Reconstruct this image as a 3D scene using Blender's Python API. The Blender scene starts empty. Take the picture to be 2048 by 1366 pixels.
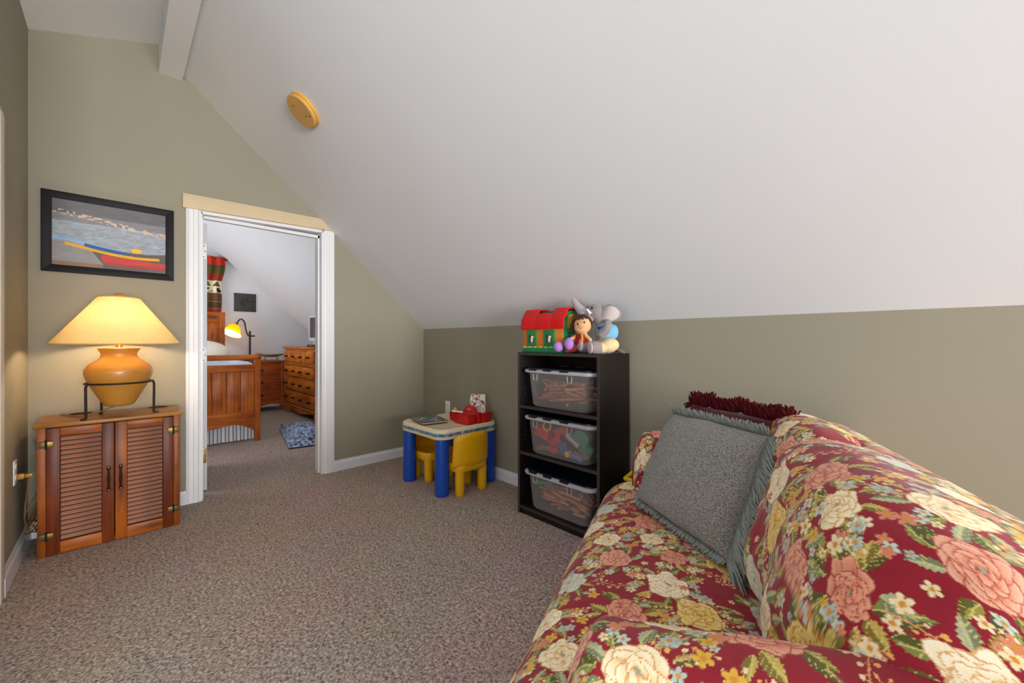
import bpy, bmesh, math, random
import numpy as np
from mathutils import Vector, Matrix

random.seed(7)
rng = np.random.default_rng(11)
SC = bpy.context.scene
COL = SC.collection
PI = math.pi

# ------------------------------------------------------------------ camera
CAMF = 800.0                                    # focal length in pixels of the 2048 px wide frame
CAMH = 1.12
TH = math.atan2(816, 800)
FW = np.array([-math.sin(TH), math.cos(TH), 0.0])
RT = np.array([math.cos(TH), math.sin(TH), 0.0])
CP = np.array([3.539, -2.208, CAMH])
cam_data = bpy.data.cameras.new('camera')
cam_data.sensor_width = 36.0
cam_data.lens = 36.0 * CAMF / 2048.0
cam_data.clip_start = 0.02
cam = bpy.data.objects.new('camera', cam_data)
COL.objects.link(cam)
cam.location = CP
cam.rotation_euler = (PI / 2, 0, TH)
SC.camera = cam

# ------------------------------------------------------------------ world, lights, exposure
SC.view_settings.view_transform = 'Standard'
SC.view_settings.look = 'None'
SC.view_settings.exposure = 0.0
SC.view_settings.gamma = 1.0
SC.view_settings.use_curve_mapping = False
world = bpy.data.worlds.new('world')
SC.world = world
world.use_nodes = True
world.node_tree.nodes['Background'].inputs[0].default_value = (0.97, 0.985, 1.0, 1)
world.node_tree.nodes['Background'].inputs[1].default_value = 0.75


def area_light(name, loc, target, sx, sy, power, color):
    d = bpy.data.lights.new(name, 'AREA')
    d.shape = 'RECTANGLE'
    d.size, d.size_y = sx, sy
    d.energy = power
    d.color = color
    o = bpy.data.objects.new(name, d)
    COL.objects.link(o)
    o.location = loc
    o.rotation_euler = (Vector(target) - Vector(loc)).to_track_quat('-Z', 'Y').to_euler()
    return o


# daylight from the windows behind the photographer and from the bedroom's window, plus an added fill light
area_light('window_light', (9.5, -2.2, 1.0), (0.0, -1.6, 1.7), 3.2, 2.2, 600, (1.0, 0.995, 0.98))
area_light('dormer_side_fill', (3.4, -3.5, 1.5), (2.6, 0.0, 1.5), 2.4, 1.5, 16, (0.98, 0.99, 1.0))  # fill added on the dormer side for more brightness; no window seen there
area_light('bedroom_window_light', (-2.4, -4.3, 1.5), (-2.4, 0.3, 1.3), 2.2, 1.4, 75, (0.97, 0.99, 1.0))


# ------------------------------------------------------------------ pixel helpers (a pixel gives a direction; the surface gives the distance)
def ray(px, py):
    return FW + (px - 1024.0) / CAMF * RT - (py - 683.0) / CAMF * np.array([0, 0, 1.0])


def on_y(px, py, y):
    d = ray(px, py)
    return CP + d * (y - CP[1]) / d[1]


def on_x(px, py, x):
    d = ray(px, py)
    return CP + d * (x - CP[0]) / d[0]


def on_z(px, py, z):
    d = ray(px, py)
    return CP + d * (z - CP[2]) / d[2]


# ------------------------------------------------------------------ materials
def lin(c):
    return tuple(((v / 255.0) / 12.92 if v / 255.0 <= 0.04045 else ((v / 255.0 + 0.055) / 1.055) ** 2.4) for v in c)


def nodes_of(m):
    m.use_nodes = True
    nt = m.node_tree
    return nt, nt.nodes['Principled BSDF']


MATS = {}


def plain(name, rgb, rough=0.5, metal=0.0, var=0.06, scale=20.0, bump=0.0, bscale=None, spec=0.5, coat=0.0,
          transmission=0.0, alpha=1.0, sheen=0.0, emit=None, emit_s=0.0, subsurf=0.0):
    if name in MATS:
        return MATS[name]
    m = bpy.data.materials.new(name)
    nt, b = nodes_of(m)
    L = lin(rgb)
    tc = nt.nodes.new('ShaderNodeTexCoord')
    nz = nt.nodes.new('ShaderNodeTexNoise')
    nz.inputs['Scale'].default_value = scale
    nz.inputs['Detail'].default_value = 4
    nt.links.new(tc.outputs['Object'], nz.inputs['Vector'])
    mix = nt.nodes.new('ShaderNodeMix')
    mix.data_type = 'RGBA'
    mix.inputs['A'].default_value = tuple(max(0, v * (1 - var)) for v in L) + (1,)
    mix.inputs['B'].default_value = tuple(min(1, v * (1 + var)) for v in L) + (1,)
    if var > 0.6:
        mr = nt.nodes.new('ShaderNodeMapRange')
        mr.inputs['From Min'].default_value = 0.36
        mr.inputs['From Max'].default_value = 0.64
        nt.links.new(nz.outputs['Fac'], mr.inputs['Value'])
        nt.links.new(mr.outputs['Result'], mix.inputs['Factor'])
    else:
        nt.links.new(nz.outputs['Fac'], mix.inputs['Factor'])
    nt.links.new(mix.outputs['Result'], b.inputs['Base Color'])
    b.inputs['Roughness'].default_value = rough
    b.inputs['Metallic'].default_value = metal
    b.inputs['Specular IOR Level'].default_value = spec
    b.inputs['Coat Weight'].default_value = coat
    b.inputs['Transmission Weight'].default_value = transmission
    b.inputs['Alpha'].default_value = alpha
    b.inputs['Sheen Weight'].default_value = sheen
    if emit:
        b.inputs['Emission Color'].default_value = lin(emit) + (1,)
        b.inputs['Emission Strength'].default_value = emit_s
    if bump:
        n2 = nt.nodes.new('ShaderNodeTexNoise')
        n2.inputs['Scale'].default_value = bscale or scale * 6
        n2.inputs['Detail'].default_value = 3
        nt.links.new(tc.outputs['Object'], n2.inputs['Vector'])
        bp = nt.nodes.new('ShaderNodeBump')
        bp.inputs['Strength'].default_value = bump
        bp.inputs['Distance'].default_value = 0.01
        nt.links.new(n2.outputs['Fac'], bp.inputs['Height'])
        nt.links.new(bp.outputs['Normal'], b.inputs['Normal'])
    MATS[name] = m
    return m


def wood(name, dark, light, axis='Z', rough=0.45, scale=1.0, coat=0.08):
    if name in MATS:
        return MATS[name]
    m = bpy.data.materials.new(name)
    nt, b = nodes_of(m)
    tc = nt.nodes.new('ShaderNodeTexCoord')
    mp = nt.nodes.new('ShaderNodeMapping')
    s = {'X': (1.5, 22, 22), 'Y': (22, 1.5, 22), 'Z': (22, 22, 1.5)}[axis]
    mp.inputs['Scale'].default_value = tuple(v * scale for v in s)
    nt.links.new(tc.outputs['Object'], mp.inputs['Vector'])
    n1 = nt.nodes.new('ShaderNodeTexNoise')
    n1.inputs['Scale'].default_value = 1.6
    n1.inputs['Detail'].default_value = 6
    n1.inputs['Distortion'].default_value = 0.6
    nt.links.new(mp.outputs['Vector'], n1.inputs['Vector'])
    n2 = nt.nodes.new('ShaderNodeTexNoise')
    n2.inputs['Scale'].default_value = 5.0
    nt.links.new(tc.outputs['Object'], n2.inputs['Vector'])
    mt = nt.nodes.new('ShaderNodeMath')
    mt.operation = 'MULTIPLY_ADD'
    mt.inputs[1].default_value = 0.45
    nt.links.new(n2.outputs['Fac'], mt.inputs[0])
    sc = nt.nodes.new('ShaderNodeMath')
    sc.operation = 'MULTIPLY'
    sc.inputs[1].default_value = 0.62
    nt.links.new(n1.outputs['Fac'], sc.inputs[0])
    nt.links.new(sc.outputs[0], mt.inputs[2])
    cr = nt.nodes.new('ShaderNodeValToRGB')
    cr.color_ramp.elements[0].position = 0.36
    cr.color_ramp.elements[0].color = lin(dark) + (1,)
    cr.color_ramp.elements[1].position = 0.68
    cr.color_ramp.elements[1].color = lin(light) + (1,)
    nt.links.new(mt.outputs[0], cr.inputs['Fac'])
    nt.links.new(cr.outputs['Color'], b.inputs['Base Color'])
    b.inputs['Roughness'].default_value = rough
    b.inputs['Coat Weight'].default_value = coat
    b.inputs['Coat Roughness'].default_value = 0.3
    b.inputs['Specular IOR Level'].default_value = 0.2
    MATS[name] = m
    return m


def carpet_mat():
    m = bpy.data.materials.new('carpet')
    nt, b = nodes_of(m)
    tc = nt.nodes.new('ShaderNodeTexCoord')
    n0 = nt.nodes.new('ShaderNodeTexNoise')
    n0.inputs['Scale'].default_value = 95
    n0.inputs['Detail'].default_value = 3
    n0.inputs['Distortion'].default_value = 0.8
    nt.links.new(tc.outputs['Object'], n0.inputs['Vector'])
    cr = nt.nodes.new('ShaderNodeValToRGB')
    e = cr.color_ramp.elements
    e[0].position = 0.32
    e[0].color = lin((112, 99, 91)) + (1,)
    e[1].position = 0.72
    e[1].color = lin((224, 209, 198)) + (1,)
    k = cr.color_ramp.elements.new(0.5)
    k.color = lin((176, 157, 146)) + (1,)
    nt.links.new(n0.outputs['Fac'], cr.inputs['Fac'])
    n1 = nt.nodes.new('ShaderNodeTexNoise')
    n1.inputs['Scale'].default_value = 2.2
    nt.links.new(tc.outputs['Object'], n1.inputs['Vector'])
    mx = nt.nodes.new('ShaderNodeMix')
    mx.data_type = 'RGBA'
    mx.blend_type = 'MULTIPLY'
    mx.inputs['Factor'].default_value = 0.25
    nt.links.new(cr.outputs['Color'], mx.inputs['A'])
    nt.links.new(n1.outputs['Color'], mx.inputs['B'])
    nt.links.new(mx.outputs['Result'], b.inputs['Base Color'])
    b.inputs['Roughness'].default_value = 0.95
    b.inputs['Specular IOR Level'].default_value = 0.1
    bp = nt.nodes.new('ShaderNodeBump')
    bp.inputs['Strength'].default_value = 0.9
    bp.inputs['Distance'].default_value = 0.008
    nt.links.new(n0.outputs['Fac'], bp.inputs['Height'])
    nt.links.new(bp.outputs['Normal'], b.inputs['Normal'])
    return m


def attr_mat(name, rough=0.8, weave=0.0, spec=0.3, sheen=0.0):
    """colour comes from the mesh's own colour attribute 'Col' (a flat print)"""
    if name in MATS:
        return MATS[name]
    m = bpy.data.materials.new(name)
    nt, b = nodes_of(m)
    at = nt.nodes.new('ShaderNodeAttribute')
    at.attribute_name = 'Col'
    nt.links.new(at.outputs['Color'], b.inputs['Base Color'])
    b.inputs['Roughness'].default_value = rough
    b.inputs['Specular IOR Level'].default_value = spec
    b.inputs['Sheen Weight'].default_value = sheen
    if weave:
        tc = nt.nodes.new('ShaderNodeTexCoord')
        n2 = nt.nodes.new('ShaderNodeTexNoise')
        n2.inputs['Scale'].default_value = 420
        nt.links.new(tc.outputs['Object'], n2.inputs['Vector'])
        n3 = nt.nodes.new('ShaderNodeTexNoise')
        n3.inputs['Scale'].default_value = 9
        nt.links.new(tc.outputs['Object'], n3.inputs['Vector'])
        ad = nt.nodes.new('ShaderNodeMath')
        ad.operation = 'MULTIPLY_ADD'
        ad.inputs[1].default_value = 0.06
        nt.links.new(n2.outputs['Fac'], ad.inputs[0])
        nt.links.new(n3.outputs['Fac'], ad.inputs[2])
        bp = nt.nodes.new('ShaderNodeBump')
        bp.inputs['Strength'].default_value = weave
        bp.inputs['Distance'].default_value = 0.02
        nt.links.new(ad.outputs[0], bp.inputs['Height'])
        nt.links.new(bp.outputs['Normal'], b.inputs['Normal'])
    MATS[name] = m
    return m


def shade_mat(name, rgb, trans=0.55):
    """lamp-shade cloth: diffuse + translucent"""
    m = bpy.data.materials.new(name)
    m.use_nodes = True
    nt = m.node_tree
    nt.nodes.clear()
    out = nt.nodes.new('ShaderNodeOutputMaterial')
    d = nt.nodes.new('ShaderNodeBsdfDiffuse')
    t = nt.nodes.new('ShaderNodeBsdfTranslucent')
    mx = nt.nodes.new('ShaderNodeMixShader')
    tc = nt.nodes.new('ShaderNodeTexCoord')
    nz = nt.nodes.new('ShaderNodeTexNoise')
    nz.inputs['Scale'].default_value = 140
    nz.inputs['Detail'].default_value = 2
    nt.links.new(tc.outputs['Object'], nz.inputs['Vector'])
    cm = nt.nodes.new('ShaderNodeMix')
    cm.data_type = 'RGBA'
    L = lin(rgb)
    cm.inputs['A'].default_value = tuple(v * 0.72 for v in L) + (1,)
    cm.inputs['B'].default_value = tuple(min(1, v * 1.2) for v in L) + (1,)
    nt.links.new(nz.outputs['Fac'], cm.inputs['Factor'])
    nt.links.new(cm.outputs['Result'], d.inputs['Color'])
    nt.links.new(cm.outputs['Result'], t.inputs['Color'])
    mx.inputs[0].default_value = trans
    nt.links.new(d.outputs[0], mx.inputs[1])
    nt.links.new(t.outputs[0], mx.inputs[2])
    nt.links.new(mx.outputs[0], out.inputs[0])
    return m


# ------------------------------------------------------------------ mesh builder
class MB:
    def __init__(s):
        s.v, s.f = [], []

    def add(s, vs, fs):
        o = len(s.v)
        s.v += [tuple(p) for p in vs]
        s.f += [tuple(i + o for i in f) for f in fs]
        return s

    def box(s, c, d, rot=None):
        x, y, z = (k / 2 for k in d)
        vs = [Vector(p) for p in ((-x, -y, -z), (x, -y, -z), (x, y, -z), (-x, y, -z), (-x, -y, z), (x, -y, z), (x, y, z), (-x, y, z))]
        if rot is not None:
            vs = [rot @ p for p in vs]
        c = Vector(c)
        return s.add([p + c for p in vs], [(0, 3, 2, 1), (4, 5, 6, 7), (0, 1, 5, 4), (1, 2, 6, 5), (2, 3, 7, 6), (3, 0, 4, 7)])

    def bx(s, x0, x1, y0, y1, z0, z1):
        return s.box(((x0 + x1) / 2, (y0 + y1) / 2, (z0 + z1) / 2), (x1 - x0, y1 - y0, z1 - z0))

    def cyl(s, p0, p1, r0, r1=None, n=16, caps=True):
        r1 = r0 if r1 is None else r1
        p0, p1 = Vector(p0), Vector(p1)
        d = (p1 - p0).normalized()
        a = d.orthogonal().normalized()
        b = d.cross(a)
        vs = []
        for p, r in ((p0, r0), (p1, r1)):
            for i in range(n):
                t = 2 * PI * i / n
                vs.append(p + a * (r * math.cos(t)) + b * (r * math.sin(t)))
        fs = [(i, (i + 1) % n, n + (i + 1) % n, n + i) for i in range(n)]
        if caps:
            fs += [tuple(range(n - 1, -1, -1)), tuple(range(n, 2 * n))]
        return s.add(vs, fs)

    def tube(s, pts, r, n=8, taper=None):
        pts = [Vector(p) for p in pts]
        vs, fs = [], []
        prev = None
        for i, p in enumerate(pts):
            d = (pts[min(i + 1, len(pts) - 1)] - pts[max(i - 1, 0)]).normalized()
            a = d.orthogonal().normalized() if prev is None else (prev - d * prev.dot(d)).normalized()
            prev = a
            b = d.cross(a)
            rr = r if taper is None else r * taper[i]
            for k in range(n):
                t = 2 * PI * k / n
                vs.append(p + a * (rr * math.cos(t)) + b * (rr * math.sin(t)))
        for i in range(len(pts) - 1):
            for k in range(n):
                fs.append((i * n + k, i * n + (k + 1) % n, (i + 1) * n + (k + 1) % n, (i + 1) * n + k))
        fs += [tuple(range(n - 1, -1, -1)), tuple(range((len(pts) - 1) * n, len(pts) * n))]
        return s.add(vs, fs)

    def lathe(s, prof, n=40, c=(0, 0, 0), close=False):
        vs, fs = [], []
        for (r, z) in prof:
            for k in range(n):
                t = 2 * PI * k / n
                vs.append((c[0] + r * math.cos(t), c[1] + r * math.sin(t), c[2] + z))
        m = len(prof)
        for i in range(m if close else m - 1):
            j = (i + 1) % m
            for k in range(n):
                fs.append((i * n + k, i * n + (k + 1) % n, j * n + (k + 1) % n, j * n + k))
        if not close:
            if prof[0][0] > 1e-6:
                fs.append(tuple(range(n - 1, -1, -1)))
            if prof[-1][0] > 1e-6:
                fs.append(tuple(range((m - 1) * n, m * n)))
        return s.add(vs, fs)

    def prism(s, poly, axis, a, b):
        def mk(p, q, t):
            return {'x': (t, p, q), 'y': (p, t, q), 'z': (p, q, t)}[axis]
        n = len(poly)
        vs = [mk(p, q, a) for p, q in poly] + [mk(p, q, b) for p, q in poly]
        fs = [(i, (i + 1) % n, n + (i + 1) % n, n + i) for i in range(n)]
        fs += [tuple(range(n - 1, -1, -1)), tuple(range(n, 2 * n))]
        return s.add(vs, fs)

    def ell(s, c, r, rot=None, n=18, m=12):
        c = Vector(c)
        vs, fs = [], []
        for i in range(m + 1):
            ph = PI * i / m
            for k in range(n):
                t = 2 * PI * k / n
                p = Vector((r[0] * math.sin(ph) * math.cos(t), r[1] * math.sin(ph) * math.sin(t), r[2] * math.cos(ph)))
                if rot is not None:
                    p = rot @ p
                vs.append(p + c)
        for i in range(m):
            for k in range(n):
                fs.append((i * n + k, (i + 1) * n + k, (i + 1) * n + (k + 1) % n, i * n + (k + 1) % n))
        return s.add(vs, fs)

    def mesh(s, name, bevel=0.0, seg=2, weld=False):
        me = bpy.data.meshes.new(name)
        bm = bmesh.new()
        bv = [bm.verts.new(p) for p in s.v]
        for f in s.f:
            try:
                bm.faces.new([bv[i] for i in f])
            except ValueError:
                pass
        if weld:
            bmesh.ops.remove_doubles(bm, verts=bm.verts, dist=1e-5)
        bmesh.ops.recalc_face_normals(bm, faces=bm.faces)
        if bevel:
            ed = [e for e in bm.edges if len(e.link_faces) == 2 and e.calc_face_angle(0) > 0.6]
            bmesh.ops.bevel(bm, geom=ed, offset=bevel, offset_type='OFFSET', segments=seg, profile=0.5, affect='EDGES', clamp_overlap=True)
        bm.to_mesh(me)
        bm.free()
        return me

    def build(s, name, mat, parent=None, bevel=0.0, seg=2, smooth=True, weld=False, angle=38):
        me = s.mesh(name, bevel, seg, weld)
        return link(name, me, mat, parent, smooth, angle)


def link(name, me, mat, parent=None, smooth=True, angle=38):
    if mat is not None and not me.materials:
        me.materials.append(mat)
    if smooth and len(me.polygons):
        me.polygons.foreach_set('use_smooth', [True] * len(me.polygons))
        me.set_sharp_from_angle(angle=math.radians(angle))
    o = bpy.data.objects.new(name, me)
    COL.objects.link(o)
    if parent is not None:
        o.parent = parent
    return o


def grid(name, P, mat, parent=None, wrap=False, col=None, smooth_angle=180):
    """P: (ni, nj, 3) array of points; col: (ni, nj, 3) linear colours of a print"""
    ni, nj = P.shape[:2]
    me = bpy.data.meshes.new(name)
    idx = np.arange(ni * nj).reshape(ni, nj)
    if wrap:
        idx2 = np.concatenate([idx, idx[:, :1]], 1)
    else:
        idx2 = idx
    a, b, c, d = idx2[:-1, :-1].ravel(), idx2[1:, :-1].ravel(), idx2[1:, 1:].ravel(), idx2[:-1, 1:].ravel()
    faces = np.stack([a, b, c, d], 1)
    nf = len(faces)
    me.vertices.add(ni * nj)
    me.vertices.foreach_set('co', P.reshape(-1).astype(np.float32))
    me.loops.add(nf * 4)
    me.loops.foreach_set('vertex_index', faces.reshape(-1).astype(np.int32))
    me.polygons.add(nf)
    me.polygons.foreach_set('loop_start', np.arange(0, nf * 4, 4, dtype=np.int32))
    me.polygons.foreach_set('use_smooth', np.ones(nf, dtype=bool))
    me.update(calc_edges=True)
    if col is not None:
        at = me.color_attributes.new('Col', 'FLOAT_COLOR', 'POINT')
        c4 = np.ones((ni * nj, 4), dtype=np.float32)
        c4[:, :3] = col.reshape(-1, 3)
        at.data.foreach_set('color', c4.reshape(-1))
    if mat is not None:
        me.materials.append(mat)
    o = bpy.data.objects.new(name, me)
    COL.objects.link(o)
    if parent is not None:
        o.parent = parent
    return o


def thing(name, label, cat, loc=(0, 0, 0), rotz=0.0, group=None):
    o = bpy.data.objects.new(name, None)
    o.empty_display_size = 0.05
    COL.objects.link(o)
    o.location = loc
    o.rotation_euler = (0, 0, rotz)
    return tag(o, label, cat, group)


def tag(o, label, cat, group=None):
    o['label'] = label
    o['category'] = cat
    if group:
        o['group'] = group
    return o


def struct(o):
    o['kind'] = 'structure'
    return o


def stuff(o):
    o['kind'] = 'stuff'
    return o


def copy_tree(o, parent=None):
    c = o.copy()
    COL.objects.link(c)
    c.parent = parent
    for ch in o.children:
        copy_tree(ch, c)
    return c


def blob(name, ells, mat, parent=None, voxel=0.006, smooth=4):
    """several ellipsoids fused into one continuous skin"""
    m = MB()
    for e in ells:
        m.ell(e[0], e[1], e[2] if len(e) > 2 else None)
    o = m.build(name, mat, parent, angle=180)
    r = o.modifiers.new('fuse', 'REMESH')
    r.mode = 'VOXEL'
    r.voxel_size = voxel
    r.use_smooth_shade = True
    s = o.modifiers.new('soften', 'SMOOTH')
    s.iterations = smooth
    s.factor = 0.5
    return o


def capsule(p, q, r0, r1, k=7):
    """list of ellipsoids along a segment, for blob()"""
    p, q = Vector(p), Vector(q)
    return [(p.lerp(q, t), [r0 + (r1 - r0) * t] * 3) for t in [i / (k - 1) for i in range(k)]]


def rotz(a):
    return Matrix.Rotation(a, 3, 'Z')


def axis_rot(d):
    return Vector((0, 0, 1)).rotation_difference(Vector(d).normalized()).to_matrix()

# ================================================================== the setting
M_WALL = plain('wall_paint_olive', (147, 141, 123), 0.75, var=0.025, scale=3, bump=0.03, bscale=160)
M_CEIL = plain('ceiling_paint_white', (229, 231, 234), 0.6, var=0.015, scale=2, bump=0.02, bscale=60)
M_BWALL = plain('bedroom_paint', (214, 215, 217), 0.7, var=0.02, scale=3)
M_TRIM = plain('trim_paint_white', (225, 225, 227), 0.4, var=0.02, scale=8)
M_BOARD = plain('bare_board', (205, 185, 150), 0.6, var=0.06, scale=14)
M_CARPET = carpet_mat()

SL = 0.897                                       # roof slope: rise per metre


def roof_z(y):
    return 1.245 - SL * y


fl = MB().bx(-4.6, 6.6, -4.8, 0.6, -0.06, 0.0)
struct(fl.build('floor', M_CARPET))

# gable wall with the doorway (opening y -1.80 .. -1.00, z 0 .. 2.03)
w = MB()
w.prism([(-2.72, 0), (-1.80, 0), (-1.80, 3.3), (-2.72, 3.3)], 'x', -0.13, 0.0)
w.prism([(-1.80, 2.04), (-0.985, 2.06), (-0.985, roof_z(-0.985) + 0.36), (-1.80, 3.3)], 'x', -0.13, 0.0)
w.prism([(-0.985, 0), (0.45, 0), (0.45, 1.4), (-0.985, roof_z(-0.985) + 0.36)], 'x', -0.13, 0.0)
struct(w.build('wall_back', M_WALL, smooth=False))
bw = MB()
bw.prism([(-4.6, 0), (-1.86, 0), (-1.86, 3.3), (-4.6, 3.3)], 'x', -0.15, -0.131)
bw.prism([(-0.94, 0), (0.35, 0), (0.35, 1.6), (-0.94, roof_z(-0.94) + 0.33)], 'x', -0.15, -0.131)
bw.prism([(-1.86, 2.09), (-0.94, 2.09), (-0.94, roof_z(-0.94) + 0.33), (-1.86, 3.3)], 'x', -0.15, -0.131)
struct(bw.build('wall_bedroom_near', M_BWALL, smooth=False))

struct(MB().bx(0, 6.6, 0.0, 0.1, 0, 1.36).build('wall_right', M_WALL, smooth=False))
wl = MB().bx(0, 0.735, -2.70, -2.58, 0, 3.1)
wl.bx(0.735, 1.70, -2.70, -2.58, 2.10, 3.1)
struct(wl.build('wall_left', M_WALL, smooth=False))

# ceilings: steep roof slope on the right, flatter slope on the left, boxed ridge beam between them
c1 = MB().prism([(0.03, roof_z(0.03)), (-1.93, roof_z(-1.93)), (-1.93, roof_z(-1.93) + 0.1), (0.03, roof_z(0.03) + 0.1)], 'x', 0.0, 5.6)
struct(c1.build('ceiling', M_CEIL, smooth=False))
c2 = MB().prism([(-2.0, 3.10), (-2.72, 2.843), (-2.72, 2.94), (-2.0, 3.2)], 'x', 0.0, 5.6)
struct(c2.build('ceiling', M_CEIL, smooth=False))
bmn = MB().prism([(-2.024, 2.902), (-1.902, 2.906), (-1.902, 3.2), (-2.024, 3.2)], 'x', 0.0, 5.6)
struct(bmn.build('trim_1', M_CEIL, smooth=False))

# baseboards
M_BASE = plain('baseboard_paint', (222, 223, 228), 0.35, var=0.02, scale=8)


def baseboard(name, p, q, nrm, hgt=0.092, t=0.014):
    """profile with a small moulded top, run from p to q along the wall, nrm = direction into the room"""
    p, q, n = Vector(p), Vector(q), Vector(nrm)
    prof = [(0, 0), (t, 0), (t, hgt * 0.74), (t * 0.55, hgt * 0.86), (t * 0.45, hgt), (0, hgt)]
    vs = [a + n * d + Vector((0, 0, z)) for a in (p, q) for d, z in prof]
    k = len(prof)
    fs = [(i, (i + 1) % k, k + (i + 1) % k, k + i) for i in range(k)] + [tuple(range(k - 1, -1, -1)), tuple(range(k, 2 * k))]
    m = MB()
    m.add(vs, fs)
    return struct(m.build(name, M_BASE, smooth=False))


baseboard('baseboard_back', (0, -2.58, 0), (0, -1.884, 0), (1, 0, 0))
baseboard('baseboard_back', (0, -0.893, 0), (0, 0, 0), (1, 0, 0))
baseboard('baseboard_right', (0, 0, 0), (6.6, 0, 0), (0, -1, 0))
baseboard('baseboard_left', (0, -2.58, 0), (0.735, -2.58, 0), (0, 1, 0), 0.105)

# door frame: moulded casings, jambs, bare header board
def casing(name, y0, y1, z1, flip):
    m = MB()
    ys = [0, 0.18, 0.22, 0.48, 0.52, 0.80, 0.86, 1.0]
    xs = [0.012, 0.018, 0.013, 0.013, 0.018, 0.018, 0.010, 0.008]
    if flip:
        xs = [0.018] * 4 + [0.016, 0.016, 0.013, 0.010]
    poly = [(0.0, y0)] + [(x, y0 + (y1 - y0) * t) for x, t in zip(xs, ys)] + [(0.0, y1)]
    m.prism(poly, 'z', 0.0, z1)
    return struct(m.build(name, M_TRIM, smooth=False))


casing('trim_2', -1.884, -1.802, 2.04, False)
casing('trim_3', -0.893, -0.972, 2.062, True)
hb = MB().prism([(-1.902, 2.036), (-1.902, 2.134), (-1.004, 2.150), (-0.912, 2.064)], 'x', 0.0, 0.026)
struct(hb.build('trim_4', M_BOARD, bevel=0.002))
j = MB()
j.bx(-0.155, 0.004, -1.805, -1.792, 0, 2.035).bx(-0.155, 0.004, -0.992, -0.968, 0, 2.05)
j.prism([(-1.80, 2.018), (-0.985, 2.038), (-0.985, 2.07), (-1.80, 2.045)], 'x', -0.155, 0.004)
j.bx(-0.085, -0.05, -1.80, -1.782, 0, 2.02).bx(-0.085, -0.05, -1.004, -0.986, 0, 2.03).bx(-0.085, -0.05, -1.80, -0.986, 2.0, 2.024)
struct(j.build('trim_5', M_TRIM, smooth=False))

# open door leaf seen on edge, with its three hinges
dl = thing('door_1', 'white door leaf standing open in the bedroom, seen on its hinged edge', 'door', (-0.19, -1.765, 0.0))
dl['kind'] = 'structure'
MB().bx(-0.78, 0, -0.0225, 0.0225, 0.012, 2.0).build('leaf', plain('door_paint', (205, 206, 210), 0.45, var=0.02), dl, bevel=0.002)
M_HW = plain('hinge_white', (240, 240, 236), 0.35, var=0.02)
M_HB = plain('hinge_brass', (190, 150, 85), 0.35, metal=0.6)
M_SCREW = plain('screw_dark', (70, 66, 60), 0.4, metal=0.5)
for zz, mm in ((1.79, M_HW), (1.02, M_HW), (0.27, M_HB)):
    h = MB().bx(0.0, 0.003, -0.019, 0.019, zz - 0.055, zz + 0.055).build('hinge', mm, dl, bevel=0.006)
    sm = MB()
    for dz, dy in ((0.04, 0.002), (0.0, 0.010), (-0.04, 0.002)):
        sm.cyl((0.003, dy, zz + dz), (0.0045, dy, zz + dz), 0.0045, n=8)
    sm.build('screw', M_SCREW, h)
MB().lathe([(0.0, 0), (0.024, 0.003), (0.027, 0.02), (0.02, 0.04), (0.01, 0.05)], 16, (-0.72, 0.055, 0.95)).build('door_knob', M_HB, dl)

# closed white door in the left wall (its casing edges the frame)
d2 = thing('door_2', 'white panelled door in a cream casing in the left wall', 'door', (1.218, -2.6, 0))
d2['kind'] = 'structure'
M_CREAM = plain('casing_cream', (222, 214, 196), 0.5, var=0.03)
MB().bx(-0.40, 0.40, -0.03, 0.0, 0.01, 2.03).build('leaf', M_TRIM, d2, bevel=0.002)
cs = MB().bx(-0.488, -0.405, 0.0, 0.032, 0, 2.10).bx(0.405, 0.488, 0.0, 0.032, 0, 2.10).bx(-0.488, 0.488, 0.0, 0.03, 2.035, 2.12)
cs.build('casing', M_CREAM, d2, bevel=0.003)

# bedroom shell
BX, BY = -4.30, 0.33


def broof(y):
    return 1.538 - SL * y


struct(MB().prism([(-4.7, 0), (BY + 0.02, 0), (BY + 0.02, broof(BY) + 0.02), (-1.72, broof(-1.72)), (-4.7, 3.1)], 'x', BX - 0.1, BX).build('wall_bedroom_far', M_BWALL, smooth=False))
struct(MB().bx(BX, -0.13, BY, BY + 0.1, 0, 1.4).build('wall_bedroom_right', M_BWALL, smooth=False))
struct(MB().prism([(BY + 0.02, broof(BY + 0.02)), (-1.72, broof(-1.72)), (-1.72, broof(-1.72) + 0.08), (BY + 0.02, broof(BY) + 0.08)], 'x', BX - 0.1, -0.13).build('ceiling_bedroom', M_CEIL, smooth=False))
struct(MB().bx(BX - 0.1, -0.13, -4.8, -1.70, 3.07, 3.15).build('ceiling_bedroom', M_CEIL, smooth=False))

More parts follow.
